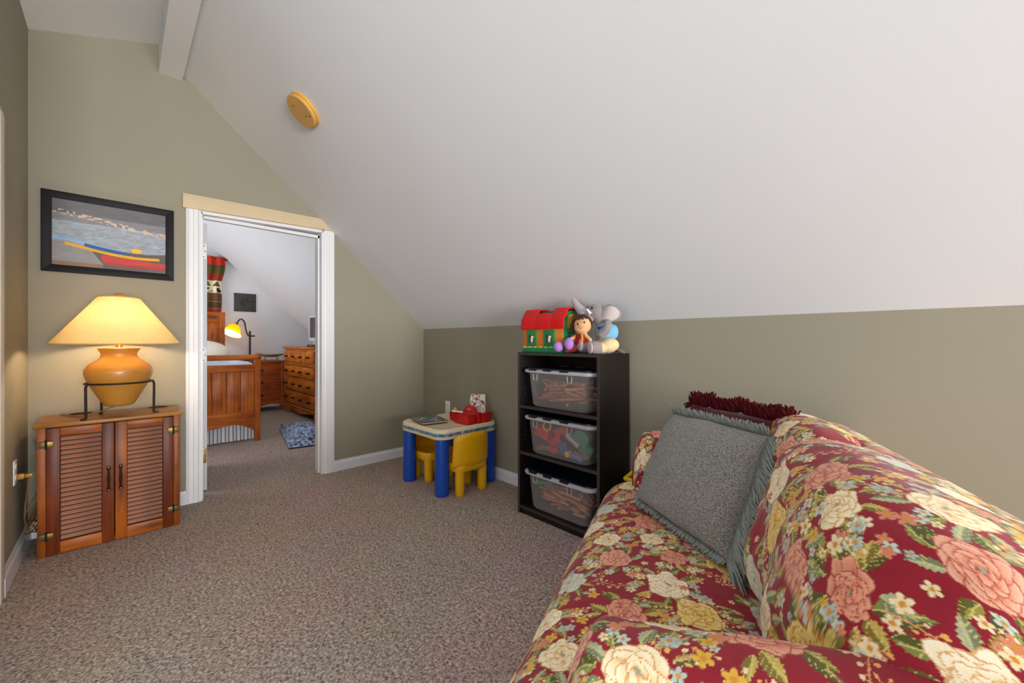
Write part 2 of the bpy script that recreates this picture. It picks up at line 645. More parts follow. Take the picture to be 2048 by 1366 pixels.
# ================================================================== corner cabinet with louvred doors
def louvred_cabinet():
    y0, y1, xf, H = -2.512, -1.945, 0.368, 0.692
    yc = (y0 + y1) / 2
    t = thing('louvered_cabinet', 'low wooden cabinet with two louvered doors standing against the olive wall', 'cabinet', (0.02, yc, 0))
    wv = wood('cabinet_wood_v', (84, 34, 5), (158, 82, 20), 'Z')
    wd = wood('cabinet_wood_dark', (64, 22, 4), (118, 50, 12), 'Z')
    wh = wood('cabinet_wood_h', (100, 44, 6), (172, 92, 26), 'Y')
    ws = wood('slat_wood', (96, 54, 36), (150, 98, 70), 'Y', rough=0.5, coat=0.1)
    wt = wood('cabinet_top_wood', (120, 74, 26), (168, 116, 56), 'Y', rough=0.3)
    hw = (y1 - y0) / 2
    xf -= 0.02
    body = MB().bx(0, xf - 0.022, -hw, -hw + 0.018, 0, H - 0.02).bx(0, xf - 0.022, hw - 0.018, hw, 0, H - 0.02)
    body.bx(0, 0.012, -hw, hw, 0, H - 0.02).bx(0, xf - 0.03, -hw, hw, 0.0, 0.02)
    body.build('body', wv, t)
    for s in (-1, 1):
        a = s * hw
        MB().bx(xf - 0.022, xf, min(a, a - s * 0.03), max(a, a - s * 0.03), 0, H - 0.021).build('face_frame', wv, t, bevel=0.002)
    tp = MB().bx(-0.005, xf + 0.016, -hw - 0.014, hw + 0.012, H - 0.021, H).build('top', wt, t, bevel=0.005)
    for yy in (-0.145, 0.2):
        MB().tube([(0.04, yy - 0.045, H + 0.001), (0.046, yy - 0.02, H + 0.004), (0.045, yy + 0.02, H + 0.004), (0.04, yy + 0.045, H + 0.001)], 0.004, 6).build('top_hinge', plain('dark_iron', (44, 36, 28), 0.45, metal=0.5), tp)
    brass = plain('aged_brass', (120, 96, 50), 0.4, metal=0.8, var=0.2, scale=60)
    iron = plain('dark_iron', (44, 36, 28), 0.45, metal=0.5)
    for s in (-1, 1):
        ya, yb = (-hw + 0.031, -0.002) if s < 0 else (0.002, hw - 0.031)
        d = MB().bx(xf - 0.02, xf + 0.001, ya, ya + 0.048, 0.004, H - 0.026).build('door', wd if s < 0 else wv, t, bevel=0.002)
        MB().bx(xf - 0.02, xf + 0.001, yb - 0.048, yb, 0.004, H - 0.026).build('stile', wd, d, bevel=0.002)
        MB().bx(xf - 0.02, xf, ya + 0.048, yb - 0.048, H - 0.070, H - 0.026).build('rail', wh, d, bevel=0.002)
        MB().bx(xf - 0.02, xf, ya + 0.048, yb - 0.048, 0.004, 0.066).build('rail', wh, d, bevel=0.002)
        MB().bx(xf - 0.021, xf - 0.019, ya + 0.04, yb - 0.04, 0.06, H - 0.06).build('backing', plain('slat_gap_shade', (46, 26, 16), 0.7), d)  # dark sheet, its colour stands in for the shade between the slats
        n = 22
        zs = [0.072 + (H - 0.070 - 0.076) * (i + 0.5) / n for i in range(n)]
        sl = MB().box((0, 0, 0), (0.006, yb - ya - 0.098, 0.0215), Matrix.Rotation(math.radians(-20), 3, 'Y')).mesh('slat', bevel=0.0022, seg=1)
        sl.materials.append(ws)
        for z in zs:
            o = link('slat', sl, ws, d)
            o.location = (xf - 0.009, (ya + yb) / 2, z)
        yh = yb - 0.022 if s < 0 else ya + 0.022
        hp = [(xf + 0.002, yh, 0.285), (xf + 0.004, yh, 0.300), (xf + 0.018, yh, 0.312), (xf + 0.024, yh, 0.355), (xf + 0.018, yh, 0.398), (xf + 0.004, yh, 0.410), (xf + 0.002, yh, 0.425)]
        hd = MB().tube(hp, 0.0058, 8, [1.3, 1.5, .8, 1.25, .8, 1.5, 1.3]).build('handle', plain('handle_bronze', (82, 50, 26), 0.3, metal=0.7), d)
        for zz in (0.292, 0.418):
            MB().ell((xf + 0.006, yh, zz), (0.006, 0.008, 0.008), n=10, m=8).build('rosette', brass, hd)
        ye = -hw + 0.031 if s < 0 else hw - 0.031
        for zz in (0.585, 0.108):
            h = MB().bx(xf, xf + 0.004, ye - 0.026, ye + 0.026, zz - 0.018, zz + 0.018).build('hinge', brass, d, bevel=0.002)
            MB().cyl((xf + 0.006, ye, zz - 0.024), (xf + 0.006, ye, zz + 0.024), 0.0045, n=8).bx(xf + 0.003, xf + 0.005, ye - 0.026, ye + 0.026, zz + 0.012, zz + 0.018).bx(xf + 0.003, xf + 0.005, ye - 0.026, ye + 0.026, zz - 0.018, zz - 0.012).build('hinge_pin', iron, h)
    return t


louvred_cabinet()


# ================================================================== table lamp
def table_lamp():
    t = thing('table_lamp', 'clay pot table lamp with wide conical shade on the wooden cabinet, lit', 'lamp', (0.285, -2.21, 0.692))
    t.scale = (0.972, 0.972, 0.985)
    z0 = 0.692
    pot = plain('clay_glaze', (176, 120, 44), 0.42, var=0.22, scale=9, coat=0.15)
    nt = pot.node_tree
    iron = plain('wrought_iron', (50, 40, 34), 0.5, metal=0.6)
    prof = [(0.0, 0.752), (0.052, 0.752), (0.064, 0.757), (0.072, 0.768), (0.100, 0.822), (0.128, 0.876), (0.143, 0.915), (0.1495, 0.945),
            (0.147, 0.968), (0.134, 0.990), (0.112, 1.008), (0.092, 1.022), (0.081, 1.036), (0.078, 1.050), (0.082, 1.064), (0.091, 1.080), (0.094, 1.088),
            (0.090, 1.090), (0.084, 1.084), (0.02, 1.082), (0.0, 1.082)]
    MB().lathe([(r, z - z0) for r, z in prof], 64).build('pot', pot, t, angle=60)
    MB().lathe([(0.145 + 0.005 * math.cos(a), 0.887 - z0 + 0.005 * math.sin(a)) for a in [i * PI / 4 for i in range(8)]], 48, close=True).build('ring', iron, t)
    for a in (-60, 80, 210):
        c, s = math.cos(math.radians(a)), math.sin(math.radians(a))
        r = 0.147
        lg = MB().tube([(r * c, r * s, 0.200), (1.02 * r * c, 1.02 * r * s, 0.196), (1.06 * r * c, 1.06 * r * s, 0.18), (1.05 * r * c, 1.05 * r * s, 0.004)], 0.0062, 8).build('leg', iron, t)
        MB().tube([(1.05 * r * c, 1.05 * r * s, 0.004), (1.2 * r * c, 1.2 * r * s, 0.004)], 0.005, 6, [1, 1.2]).build('foot', iron, lg)
    MB().cyl((0, 0, 0.385), (0, 0, 0.46), 0.016, n=16).build('neck', plain('lamp_brass', (190, 130, 50), 0.3, metal=0.7), t)
    MB().cyl((0, 0, 0.46), (0, 0, 0.70), 0.003, n=6).build('harp', plain('lamp_brass', (190, 130, 50), 0.3, metal=0.7), t)
    sh = MB().lathe([(0.280, 1.112 - z0), (0.279, 1.118 - z0), (0.092, 1.382 - z0), (0.090, 1.386 - z0)], 72)
    o = MB()
    o.add(sh.v, [f for f in sh.f if len(f) == 4])
    sd = o.build('shade', shade_mat('linen_shade', (232, 200, 138), 0.17), t, angle=60)
    tr = plain('shade_trim', (206, 160, 88), 0.7)
    for r, z in ((0.280, 1.113), (0.091, 1.385)):
        MB().lathe([(r + 0.0028 * math.cos(a), z - z0 + 0.004 * math.sin(a)) for a in [i * PI / 3 for i in range(6)]], 64, close=True).build('trim_band', tr, sd)
    MB().cyl((-0.091, 0, 0.692), (0.091, 0, 0.692), 0.0025, n=6).cyl((0, -0.091, 0.692), (0, 0.091, 0.692), 0.0025, n=6).build('spider', iron, sd)
    MB().lathe([(0.0, 0.692), (0.022, 0.694), (0.024, 0.702), (0.018, 0.712), (0.008, 0.718), (0.0, 0.719)], 20).build('finial', plain('finial_wood', (186, 122, 46), 0.4), t)
    MB().ell((0, 0, 0.535), (0.03, 0.03, 0.042), n=16, m=10).build('bulb', plain('bulb_glow', (255, 236, 200), 0.4, emit=(255, 234, 196), emit_s=190.0), t)
    MB().tube([(-0.02, 0.01, 0.062), (-0.01, -0.05, 0.045), (0.02, -0.10, 0.02), (0.0, -0.14, 0.006), (-0.12, -0.2, 0.004), (-0.25, -0.25, 0.004)], 0.0028, 6).build('cord', plain('cord_brown', (112, 84, 44), 0.4), t)
    return t


table_lamp()

# ================================================================== framed picture with kayaks
def flat_print(name, origin, du, dv, nu, nv, fn, mat, parent=None):
    """flat printed sheet: grid of vertices coloured by fn(s, t), s right, t up, both 0..1"""
    s, tt = np.meshgrid(np.linspace(0, 1, nu), np.linspace(0, 1, nv), indexing='ij')
    P = np.array(origin)[None, None] + s[..., None] * np.array(du) + tt[..., None] * np.array(dv)
    return grid(name, P, mat, parent, col=fn(s, tt))


def L3(c):
    return np.array(lin(c))


def vnoise(x, y, seed=0):
    """cheap smooth value noise"""
    r = np.random.default_rng(seed).random((64, 64))
    xi, yi = np.floor(x).astype(int), np.floor(y).astype(int)
    fx, fy = x - xi, y - yi
    fx, fy = fx * fx * (3 - 2 * fx), fy * fy * (3 - 2 * fy)
    g = lambda a, b: r[a % 64, b % 64]
    return (g(xi, yi) * (1 - fx) + g(xi + 1, yi) * fx) * (1 - fy) + (g(xi, yi + 1) * (1 - fx) + g(xi + 1, yi + 1) * fx) * fy


def lay(col, mask, c, k=1.0):
    m = (mask.astype(float) * k)[..., None]
    return col * (1 - m) + L3(c) * m


def kayak_print(s, t):
    n = vnoise(s * 10, t * 26, 1)
    n2 = vnoise(s * 30, t * 120, 2)
    col = L3((150, 158, 168)) * (0.75 + 0.5 * n2[..., None]) + 0 * s[..., None]
    col = lay(col, t > 0.80, (84, 76, 78), 0.9)
    col = lay(col, (t > 0.68) & (t <= 0.80), (112, 104, 106), 0.75)
    bank = (np.abs(t - (0.83 - 0.20 * s)) < 0.035) & (vnoise(s * 40, t * 40, 5) > 0.52)
    col = lay(col, bank, (206, 186, 160), 0.8)
    col = lay(col, bank & (vnoise(s * 55, t * 50, 8) > 0.72), (196, 110, 52), 0.8)
    shore = t < 0.34 + 0.05 * np.sin(s * 5 + 1) - 0.12 * np.clip(0.25 - s, 0, 1)
    col = lay(col, shore, (88, 76, 70), 0.95)
    col = lay(col, (t < 0.42) & (s < 0.24 - 0.5 * (t - 0.42)) & (t > 0.06), (150, 148, 150), 0.8)
    hull = t - (0.34 - 0.13 * np.sin(np.clip((s - 0.1) / 0.8, 0, 1) * PI * 0.62))
    col = lay(col, (np.abs(hull - 0.075) < 0.03) & (s < 0.62), (142, 172, 206))
    col = lay(col, (np.abs(hull - 0.055) < 0.026) & (s > 0.26) & (s < 0.62), (40, 84, 150))
    col = lay(col, (np.abs(hull - 0.005) < 0.022) & (s > 0.10) & (s < 0.94), (226, 168, 22))
    col = lay(col, (np.hypot((s - 0.72) / 0.05, (t - 0.335) / 0.035) < 1), (230, 182, 30))
    red = (t < 0.215 - 0.10 * (s - 0.4)) & (t > 0.05 + 0.16 * np.clip(0.56 - s, 0, 1)) & (s > 0.40 + 0.25 * np.clip(0.16 - t, 0, 1))
    col = lay(col, red, (196, 56, 44))
    col = lay(col, red & (t < 0.10), (140, 46, 42), 0.7)
    col = lay(col, (t < 0.06) & (s < 0.42), (150, 112, 70), 0.7)
    return np.clip(col * (0.9 + 0.2 * n[..., None]), 0, 1)


def framed_picture():
    ya, yb, za, zb = -2.532, -1.948, 1.528, 2.0
    t = thing('framed_picture', 'black framed picture of kayaks on the shore hanging above the lamp', 'picture', (0.0, (ya + yb) / 2, za))
    hw, hh, f, d = (yb - ya) / 2, zb - za, 0.042, 0.018
    fm = MB()
    fm.prism([(-hw, 0), (hw, 0), (hw - f, f), (-hw + f, f)], 'x', 0.001, d)
    fm.prism([(-hw, hh), (hw, hh), (hw - f, hh - f), (-hw + f, hh - f)], 'x', 0.001, d)
    fm.prism([(-hw, 0), (-hw, hh), (-hw + f, hh - f), (-hw + f, f)], 'x', 0.001, d)
    fm.prism([(hw, 0), (hw, hh), (hw - f, hh - f), (hw - f, f)], 'x', 0.001, d)
    fm.build('frame', plain('frame_black', (22, 19, 22), 0.55, var=0.1, spec=0.2), t, bevel=0.0015)
    flat_print('print', (0.010, -hw + f, f), (0, 2 * hw - 2 * f, 0), (0, 0, hh - 2 * f), 320, 240, kayak_print, attr_mat('photo_print', 0.12, spec=0.6), t)


framed_picture()

# ================================================================== round wooden cover on the slope, outlets, cord
n_s = Vector((0, -SL, -1)).normalized()
cd = thing('round_ceiling_cover', 'round yellowed wooden cover plate fixed to the sloped ceiling', 'ceiling cover', (0.954, -1.414, roof_z(-1.414)))
cd.rotation_euler = n_s.to_track_quat('Z', 'Y').to_euler()
MB().lathe([(0.0, 0.0), (0.098, 0.0), (0.100, 0.006), (0.098, 0.014), (0.0, 0.014)], 48).build('base_ring', plain('amber_wood', (226, 160, 40), 0.4, var=0.08), cd, bevel=0.0015)
cv = MB().lathe([(0.0, 0.014), (0.090, 0.014), (0.096, 0.018), (0.097, 0.032), (0.092, 0.037), (0.0, 0.037)], 48).build('disc', plain('pale_wood', (206, 160, 88), 0.5, var=0.1, scale=12), cd)
for a, r in ((1.9, 0.05), (-0.9, 0.042), (-0.75, 0.07)):
    MB().cyl((r * math.cos(a), r * math.sin(a), 0.0368), (r * math.cos(a), r * math.sin(a), 0.0385), 0.0055, n=10).build('screw_hole', plain('hole_brown', (116, 84, 34), 0.7), cv)


def outlet(loc, rz, label):
    t = thing('wall_outlet', label, 'outlet', loc, rz)
    pm = plain('outlet_white', (238, 238, 234), 0.35, var=0.01)
    MB().bx(-0.037, 0.037, 0.0, 0.006, -0.06, 0.06).build('plate', pm, t, bevel=0.003)
    for z in (-0.026, 0.026):
        s = MB().lathe([(0.0, 0.0), (0.017, 0.0), (0.017, 0.002), (0, 0.002)], 20)
        s.v = [(x, 0.006 + zz, z + y * 0.85) for x, y, zz in s.v]
        so = s.build('socket', pm, t)
        MB().bx(-0.007, -0.005, 0.0078, 0.0086, z - 0.004, z + 0.006).bx(0.005, 0.007, 0.0078, 0.0086, z - 0.004, z + 0.006).build('slot', plain('slot_dark', (40, 38, 36), 0.6), so)
    return t


outlet((0.415, -2.58, 0.475), 0, 'white wall outlet with a plug in it beside the louvered cabinet')
outlet((0.425, 0.0, 0.50), PI, 'white wall outlet behind the play table')

cdm = plain('cord_brown', (112, 84, 44), 0.4)
cord = thing('power_cord', 'brown lamp cord plugged into the outlet and coiled down beside the cabinet', 'cord', (0.415, -2.55, 0.45))
MB().bx(-0.014, 0.014, -0.021, 0.004, -0.012, 0.014).bx(-0.01, 0.01, 0.004, 0.03, -0.008, 0.01).build('plug', plain('plug_amber', (168, 116, 30), 0.4, var=0.15), cord, bevel=0.003)
pts = [(0.0, 0.015, -0.008), (-0.005, 0.012, -0.06), (-0.02, 0.006, -0.12), (-0.02, 0.0, -0.20), (-0.06, 0.0, -0.25), (-0.14, 0.0, -0.27), (-0.20, 0.01, -0.25), (-0.22, 0.03, -0.18), (-0.17, 0.05, -0.11), (-0.10, 0.035, -0.12), (-0.04, 0.01, -0.17), (-0.035, 0.0, -0.23)]
for i in range(26):
    a = i * 0.75
    pts.append((-0.12 + 0.045 * math.cos(a), 0.012 + 0.018 * math.sin(a * 1.3), -0.295 + 0.03 * math.sin(a) + 0.004 * math.sin(i * 2.1)))
pts += [(-0.20, 0.02, -0.26), (-0.27, 0.03, -0.12), (-0.30, 0.02, 0.0), (-0.31, 0.0, 0.12)]


def smooth_path(p, n=5):
    p = [Vector(q) for q in p]
    out = []
    for i in range(len(p) - 1):
        a, b, c, d = p[max(i - 1, 0)], p[i], p[i + 1], p[min(i + 2, len(p) - 1)]
        for k in range(n):
            t = k / n
            out.append(0.5 * ((2 * b) + (c - a) * t + (2 * a - 5 * b + 4 * c - d) * t * t + (3 * b - a - 3 * c + d) * t ** 3))
    return out + [p[-1]]


MB().tube(smooth_path(pts), 0.0032, 6).build('wire', cdm, cord)

# ================================================================== play table and chairs
M_BLUE = plain('plastic_blue', (18, 74, 176), 0.35, var=0.04)
M_YEL = plain('plastic_yellow', (232, 172, 8), 0.35, var=0.04)
M_CRM = plain('plastic_cream', (234, 216, 180), 0.45, var=0.03)


def rounded_rect(x0, x1, y0, y1, r, k=8):
    pts = []
    for cx, cy, a0 in ((x1 - r, y1 - r, 0), (x0 + r, y1 - r, 90), (x0 + r, y0 + r, 180), (x1 - r, y0 + r, 270)):
        for i in range(k + 1):
            a = math.radians(a0 + 90 * i / k)
            pts.append((cx + r * math.cos(a), cy + r * math.sin(a)))
    return pts


def play_table():
    x0, x1, y0, y1 = 0.585, 1.165, -0.595, -0.022
    cx, cy = (x0 + x1) / 2, (y0 + y1) / 2
    t = thing('play_table', 'small cream topped play table on four chunky blue legs', 'table', (cx, cy, 0))
    a, b = (x1 - x0) / 2, (y1 - y0) / 2
    tp = MB()
    prof = [(0.014, 0.408), (0.004, 0.412), (0.0, 0.424), (0.0, 0.466), (0.004, 0.478), (0.014, 0.484), (0.026, 0.482), (0.036, 0.476)]
    rings = [rounded_rect(-a + i, a - i, -b + i, b - i, 0.085 - i * 0.8) for i, z in prof]
    k = len(rings[0])
    vs = [(p[0], p[1], z) for r, (i, z) in zip(rings, prof) for p in r]
    fs = [(i * k + q, i * k + (q + 1) % k, (i + 1) * k + (q + 1) % k, (i + 1) * k + q) for i in range(len(prof) - 1) for q in range(k)]
    fs += [tuple(range(k - 1, -1, -1)), tuple(range((len(prof) - 1) * k, len(prof) * k))]
    tp.add(vs, fs)
    top = tp.build('table_top', M_CRM, t)
    # printed blue border strip running round the edge
    ring = np.array(rounded_rect(-a - 0.0012, a + 0.0012, -b - 0.0012, b + 0.0012, 0.086, 10))
    ring = np.concatenate([ring, ring[:1]])
    seg = np.hypot(*np.diff(ring, axis=0).T)
    cum = np.concatenate([[0], np.cumsum(seg)])
    sv = np.linspace(0, cum[-1], 760)
    px, py = np.interp(sv, cum, ring[:, 0]), np.interp(sv, cum, ring[:, 1])
    zz = np.linspace(0.434, 0.456, 7)
    P = np.zeros((760, 7, 3))
    P[..., 0], P[..., 1], P[..., 2] = px[:, None], py[:, None], zz[None]
    r2 = np.random.default_rng(3)
    pal = np.array([lin(c) for c in ((40, 120, 170), (30, 90, 130), (60, 150, 190), (40, 110, 100), (90, 110, 140), (36, 100, 160), (190, 100, 60), (220, 220, 215))])
    blk = r2.choice(8, 400, p=[.25, .18, .2, .1, .1, .1, .04, .03])
    ci = pal[blk[(sv / 0.012).astype(int) % 400]]
    col = np.repeat(ci[:, None], 7, 1)
    sp = r2.random((760, 7)) > 0.85
    sp[:, (0, 6)] = False
    col[sp] = L3((215, 225, 225))
    grid('border_strip', P, attr_mat('print_strip', 0.4), top, col=col)
    for sx, sy in ((-1, -1), (1, -1), (1, 1), (-1, 1)):
        lx, ly = sx * (a - 0.062), sy * (b - 0.062)
        MB().lathe([(0.0, 0.0), (0.046, 0.0), (0.052, 0.008), (0.052, 0.03), (0.050, 0.38), (0.046, 0.41), (0.0, 0.41)], 32, (lx, ly, 0)).build('leg', M_BLUE, t)


play_table()


def play_chair(loc, rz, label):
    """chunky moulded chair; sits facing local -x, back at +x"""
    t = thing('play_chair', label, 'chair', loc, rz, 'chairs at the play table')
    seat = MB()
    prof = [(0.02, 0.165), (0.004, 0.172), (0.0, 0.185), (0.0, 0.222), (0.006, 0.232), (0.03, 0.226), (0.06, 0.221)]
    rings = [rounded_rect(-0.135 + i, 0.13 - i, -0.15 + i, 0.15 - i, 0.07 - i * 0.6) for i, z in prof]
    k = len(rings[0])
    seat.add([(p[0], p[1], z) for r, (i, z) in zip(rings, prof) for p in r],
             [(i * k + q, i * k + (q + 1) % k, (i + 1) * k + (q + 1) % k, (i + 1) * k + q) for i in range(len(prof) - 1) for q in range(k)] + [tuple(range(k - 1, -1, -1)), tuple(range((len(prof) - 1) * k, len(prof) * k))])
    seat.build('seat', M_YEL, t, angle=50)
    # curved backrest shell
    b = MB()
    nu, nv = 22, 14
    outer, inner = [], []
    for i in range(nu + 1):
        u = -1 + 2 * i / nu
        y = 0.165 * math.sin(u * 1.25) / math.sin(1.25)
        xc = 0.125 - 0.055 * (1 - math.cos(u * 1.25)) / (1 - math.cos(1.25))
        for k2 in range(nv + 1):
            v = k2 / nv
            zt = 0.455 - 0.045 * abs(u) ** 3.2
            zb = 0.205
            z = zb + (zt - zb) * v
            th = 0.021 * (1 - (2 * abs(v - 0.5)) ** 6) ** 0.5 * (1 - abs(u) ** 8 * 0.9)
            outer.append((xc + th + 0.012 * v, y * (1 - 0.04 * v), z))
            inner.append((xc - th + 0.012 * v, y * (1 - 0.04 * v) * 0.985, z))
    m = nv + 1
    q = len(outer)
    fs = []
    for i in range(nu):
        for k2 in range(nv):
            a_, b_, c_, d_ = i * m + k2, (i + 1) * m + k2, (i + 1) * m + k2 + 1, i * m + k2 + 1
            fs += [(a_, b_, c_, d_), (q + d_, q + c_, q + b_, q + a_)]
    for i in range(nu):
        fs += [(i * m, q + i * m, q + (i + 1) * m, (i + 1) * m), (i * m + nv, (i + 1) * m + nv, q + (i + 1) * m + nv, q + i * m + nv)]
    for k2 in range(nv):
        fs += [(k2, k2 + 1, q + k2 + 1, q + k2), (nu * m + k2, q + nu * m + k2, q + nu * m + k2 + 1, nu * m + k2 + 1)]
    b.add(outer + inner, fs)
    b.build('backrest', M_YEL, t, angle=80)
    for lx, ly in ((0.088, 0.105), (0.088, -0.105), (-0.092, 0.105), (-0.092, -0.105)):
        MB().lathe([(0.0, 0.0), (0.028, 0.0), (0.033, 0.006), (0.034, 0.03), (0.036, 0.18), (0.0, 0.18)], 24, (lx, ly, 0)).build('leg', M_YEL, t)
    return t


play_chair((1.105, -0.335, 0), 0, 'chunky yellow play chair with its back turned to the bookcase')
play_chair((0.690, -0.335, 0), PI, 'chunky yellow play chair tucked under the table towards the doorway wall')


# ---- things on the play table
ZT = 0.4845


def cover_print(s, t):
    n = vnoise(s * 7, t * 7, 21)
    n2 = vnoise(s * 16, t * 16, 22)
    col = L3((116, 112, 112)) * (0.6 + 0.8 * n2[..., None]) + 0 * s[..., None]
    col = lay(col, n > 0.62, (176, 176, 182), 0.8)
    col = lay(col, (n2 > 0.66), (110, 62, 44), 0.8)
    col = lay(col, np.hypot(s - 0.2, t - 0.5) < 0.13, (36, 122, 60))
    col = lay(col, np.hypot(s - 0.16, t - 0.72) < 0.10, (30, 110, 126))
    col = lay(col, np.hypot(s - 0.33, t - 0.33) < 0.09, (160, 200, 214))
    col = lay(col, (s < 0.03) | (s > 0.97) | (t < 0.03) | (t > 0.97), (70, 66, 60))
    return np.clip(col, 0, 1)


bk = thing('picture_book', 'thin picture book lying on the play table', 'book', (0.765, -0.425, ZT), math.radians(-14))
MB().bx(-0.15, 0.15, -0.105, 0.105, 0.0, 0.004).build('back_cover', plain('book_brown', (92, 74, 56), 0.5), bk)
MB().bx(-0.146, 0.146, -0.102, 0.102, 0.004, 0.011).build('pages', plain('paper', (206, 196, 172), 0.8), bk)
fc = MB().bx(-0.15, 0.15, -0.105, 0.105, 0.011, 0.0135).build('front_cover', plain('book_brown', (92, 74, 56), 0.5), bk)
flat_print('cover_print', (-0.15, -0.105, 0.0138), (0.30, 0, 0), (0, 0.21, 0), 90, 64, cover_print, attr_mat('photo_gloss', 0.25), fc)


def caddy():
    M_RED = plain('plastic_red', (196, 14, 18), 0.35, var=0.05)
    t = thing('red_caddy', 'red plastic carry caddy with a centre handle on the play table', 'caddy', (1.02, -0.20, ZT), math.radians(2))

    def cup(pts, h, flare=1.06):
        n = len(pts)
        cx = sum(p[0] for p in pts) / n
        cy = sum(p[1] for p in pts) / n
        sc = lambda p, f: (cx + (p[0] - cx) * f, cy + (p[1] - cy) * f)
        rings = [[(*sc(p, 1.0), 0.0) for p in pts], [(*sc(p, flare), h) for p in pts], [(*sc(p, flare + 0.04), h + 0.003) for p in pts],
                 [(*sc(p, flare - 0.03), h) for p in pts], [(*sc(p, 0.95), 0.004) for p in pts]]
        vs = [q for r in rings for q in r]
        fs = [(i * n + k, i * n + (k + 1) % n, (i + 1) * n + (k + 1) % n, (i + 1) * n + k) for i in range(4) for k in range(n)]
        fs += [tuple(range(n - 1, -1, -1)), tuple(range(4 * n, 5 * n))]
        return vs, fs
    for pts, h in ((rounded_rect(-0.085, 0.095, -0.115, -0.03, 0.018, 4), 0.068), (rounded_rect(0.012, 0.125, 0.02, 0.12, 0.022, 4), 0.072), (rounded_rect(-0.11, -0.005, 0.02, 0.115, 0.022, 4), 0.066)):
        m = MB()
        m.add(*cup(pts, h))
        m.build('compartment', M_RED, t, angle=50)
    sd = MB().lathe([(0.0, 0.0), (0.036, 0.0), (0.042, 0.05), (0.044, 0.052), (0.040, 0.052), (0.034, 0.006), (0.0, 0.006)], 24, (-0.16, -0.04, 0))
    sd.build('round_cup', M_RED, t)
    hp = [(-0.105, 0.0), (0.11, 0.0), (0.11, 0.05), (0.075, 0.078), (0.048, 0.112), (0.02, 0.124), (-0.02, 0.124), (-0.045, 0.112), (-0.072, 0.078), (-0.105, 0.05)]
    hd = MB().prism(hp, 'y', -0.022, 0.012)
    hd.build('handle', M_RED, t, bevel=0.004)
    MB().prism([(-0.028, 0.092), (0.024, 0.088), (0.018, 0.102), (-0.008, 0.108)], 'y', -0.0235, -0.021).build('grip_slot', plain('slot_tan', (200, 140, 70), 0.5), t)
    return t


caddy()


def card_print(s, t):
    n = vnoise(s * 9, t * 11, 41)
    pick = (vnoise(s * 8 + 30, t * 10 + 9, 42) * 7).astype(int)
    pal = np.array([lin(c) for c in ((198, 60, 50), (60, 100, 170), (220, 180, 110), (230, 222, 206), (226, 214, 190), (90, 80, 74), (230, 222, 206))])
    col = pal[np.clip(pick, 0, 6)]
    col = lay(col, n < 0.42, (236, 228, 208))
    col = lay(col, t < 0.22, (232, 226, 206), 0.85)
    return np.clip(col, 0, 1)


cdp = thing('patterned_card', 'tall card printed with small colourful figures standing in the red caddy', 'card', (1.045, -0.150, ZT + 0.006), math.radians(40))
MB().bx(-0.062, 0.062, 0.0, 0.006, 0.0, 0.205).build('card_board', plain('card_white', (232, 226, 206), 0.6), cdp, bevel=0.001)
flat_print('card_print', (-0.062, -0.0006, 0.0), (0.124, 0, 0), (0, 0, 0.205), 60, 90, card_print, attr_mat('card_gloss', 0.4), cdp)
pen_pal = [(226, 170, 30), (40, 130, 140), (200, 30, 30), (30, 30, 34), (230, 120, 40)]
for i, (dx, dy, h) in enumerate(((-0.05, 0.06, 0.10), (-0.075, 0.075, 0.085), (-0.03, 0.05, 0.095), (-0.06, 0.10, 0.09), (-0.045, 0.08, 0.10))):
    p = tag(MB().cyl((0, 0, 0), (0.01 * (i - 2), 0.004, h), 0.006, n=8).cyl((0.01 * (i - 2), 0.004, h), (0.0115 * (i - 2), 0.0045, h + 0.012), 0.006, 0.001, n=8).build('crayon', plain('crayon_%d' % i, pen_pal[i], 0.5)), 'thick %s crayon standing in the red caddy' % ('yellow', 'teal', 'red', 'black', 'orange')[i], 'crayon', 'crayons in the caddy')
    p.location = (1.02 + dx, -0.20 + dy, ZT + 0.006)
pp = MB().box((0, 0, 0), (0.10, 0.006, 0.012)).build('white_ruler', plain('ruler_white', (238, 232, 226), 0.4), bevel=0.001)
tag(pp, 'short white ruler lying across the red caddy', 'ruler')
pp.location = (0.96, -0.290, ZT + 0.079)
pp.rotation_euler = (0, 0.05, math.radians(25))
# small yellow toy in the caddy's round cup
ty = blob('yellow_toy', [((0, 0, 0.0), (0.022, 0.02, 0.022)), ((0.0, 0.0, 0.028), (0.016, 0.015, 0.016)), ((0.014, 0, 0.03), (0.009, 0.008, 0.006))], plain('toy_yellow', (222, 166, 30), 0.45), None, 0.004)
tag(ty, 'small yellow toy duck sitting in the caddy cup', 'toy')
ty.location = (0.858, -0.236, ZT + 0.05)

# ================================================================== bookcase
BXA, BXB, BYF, BH = 1.69, 2.317, -0.34, 1.05


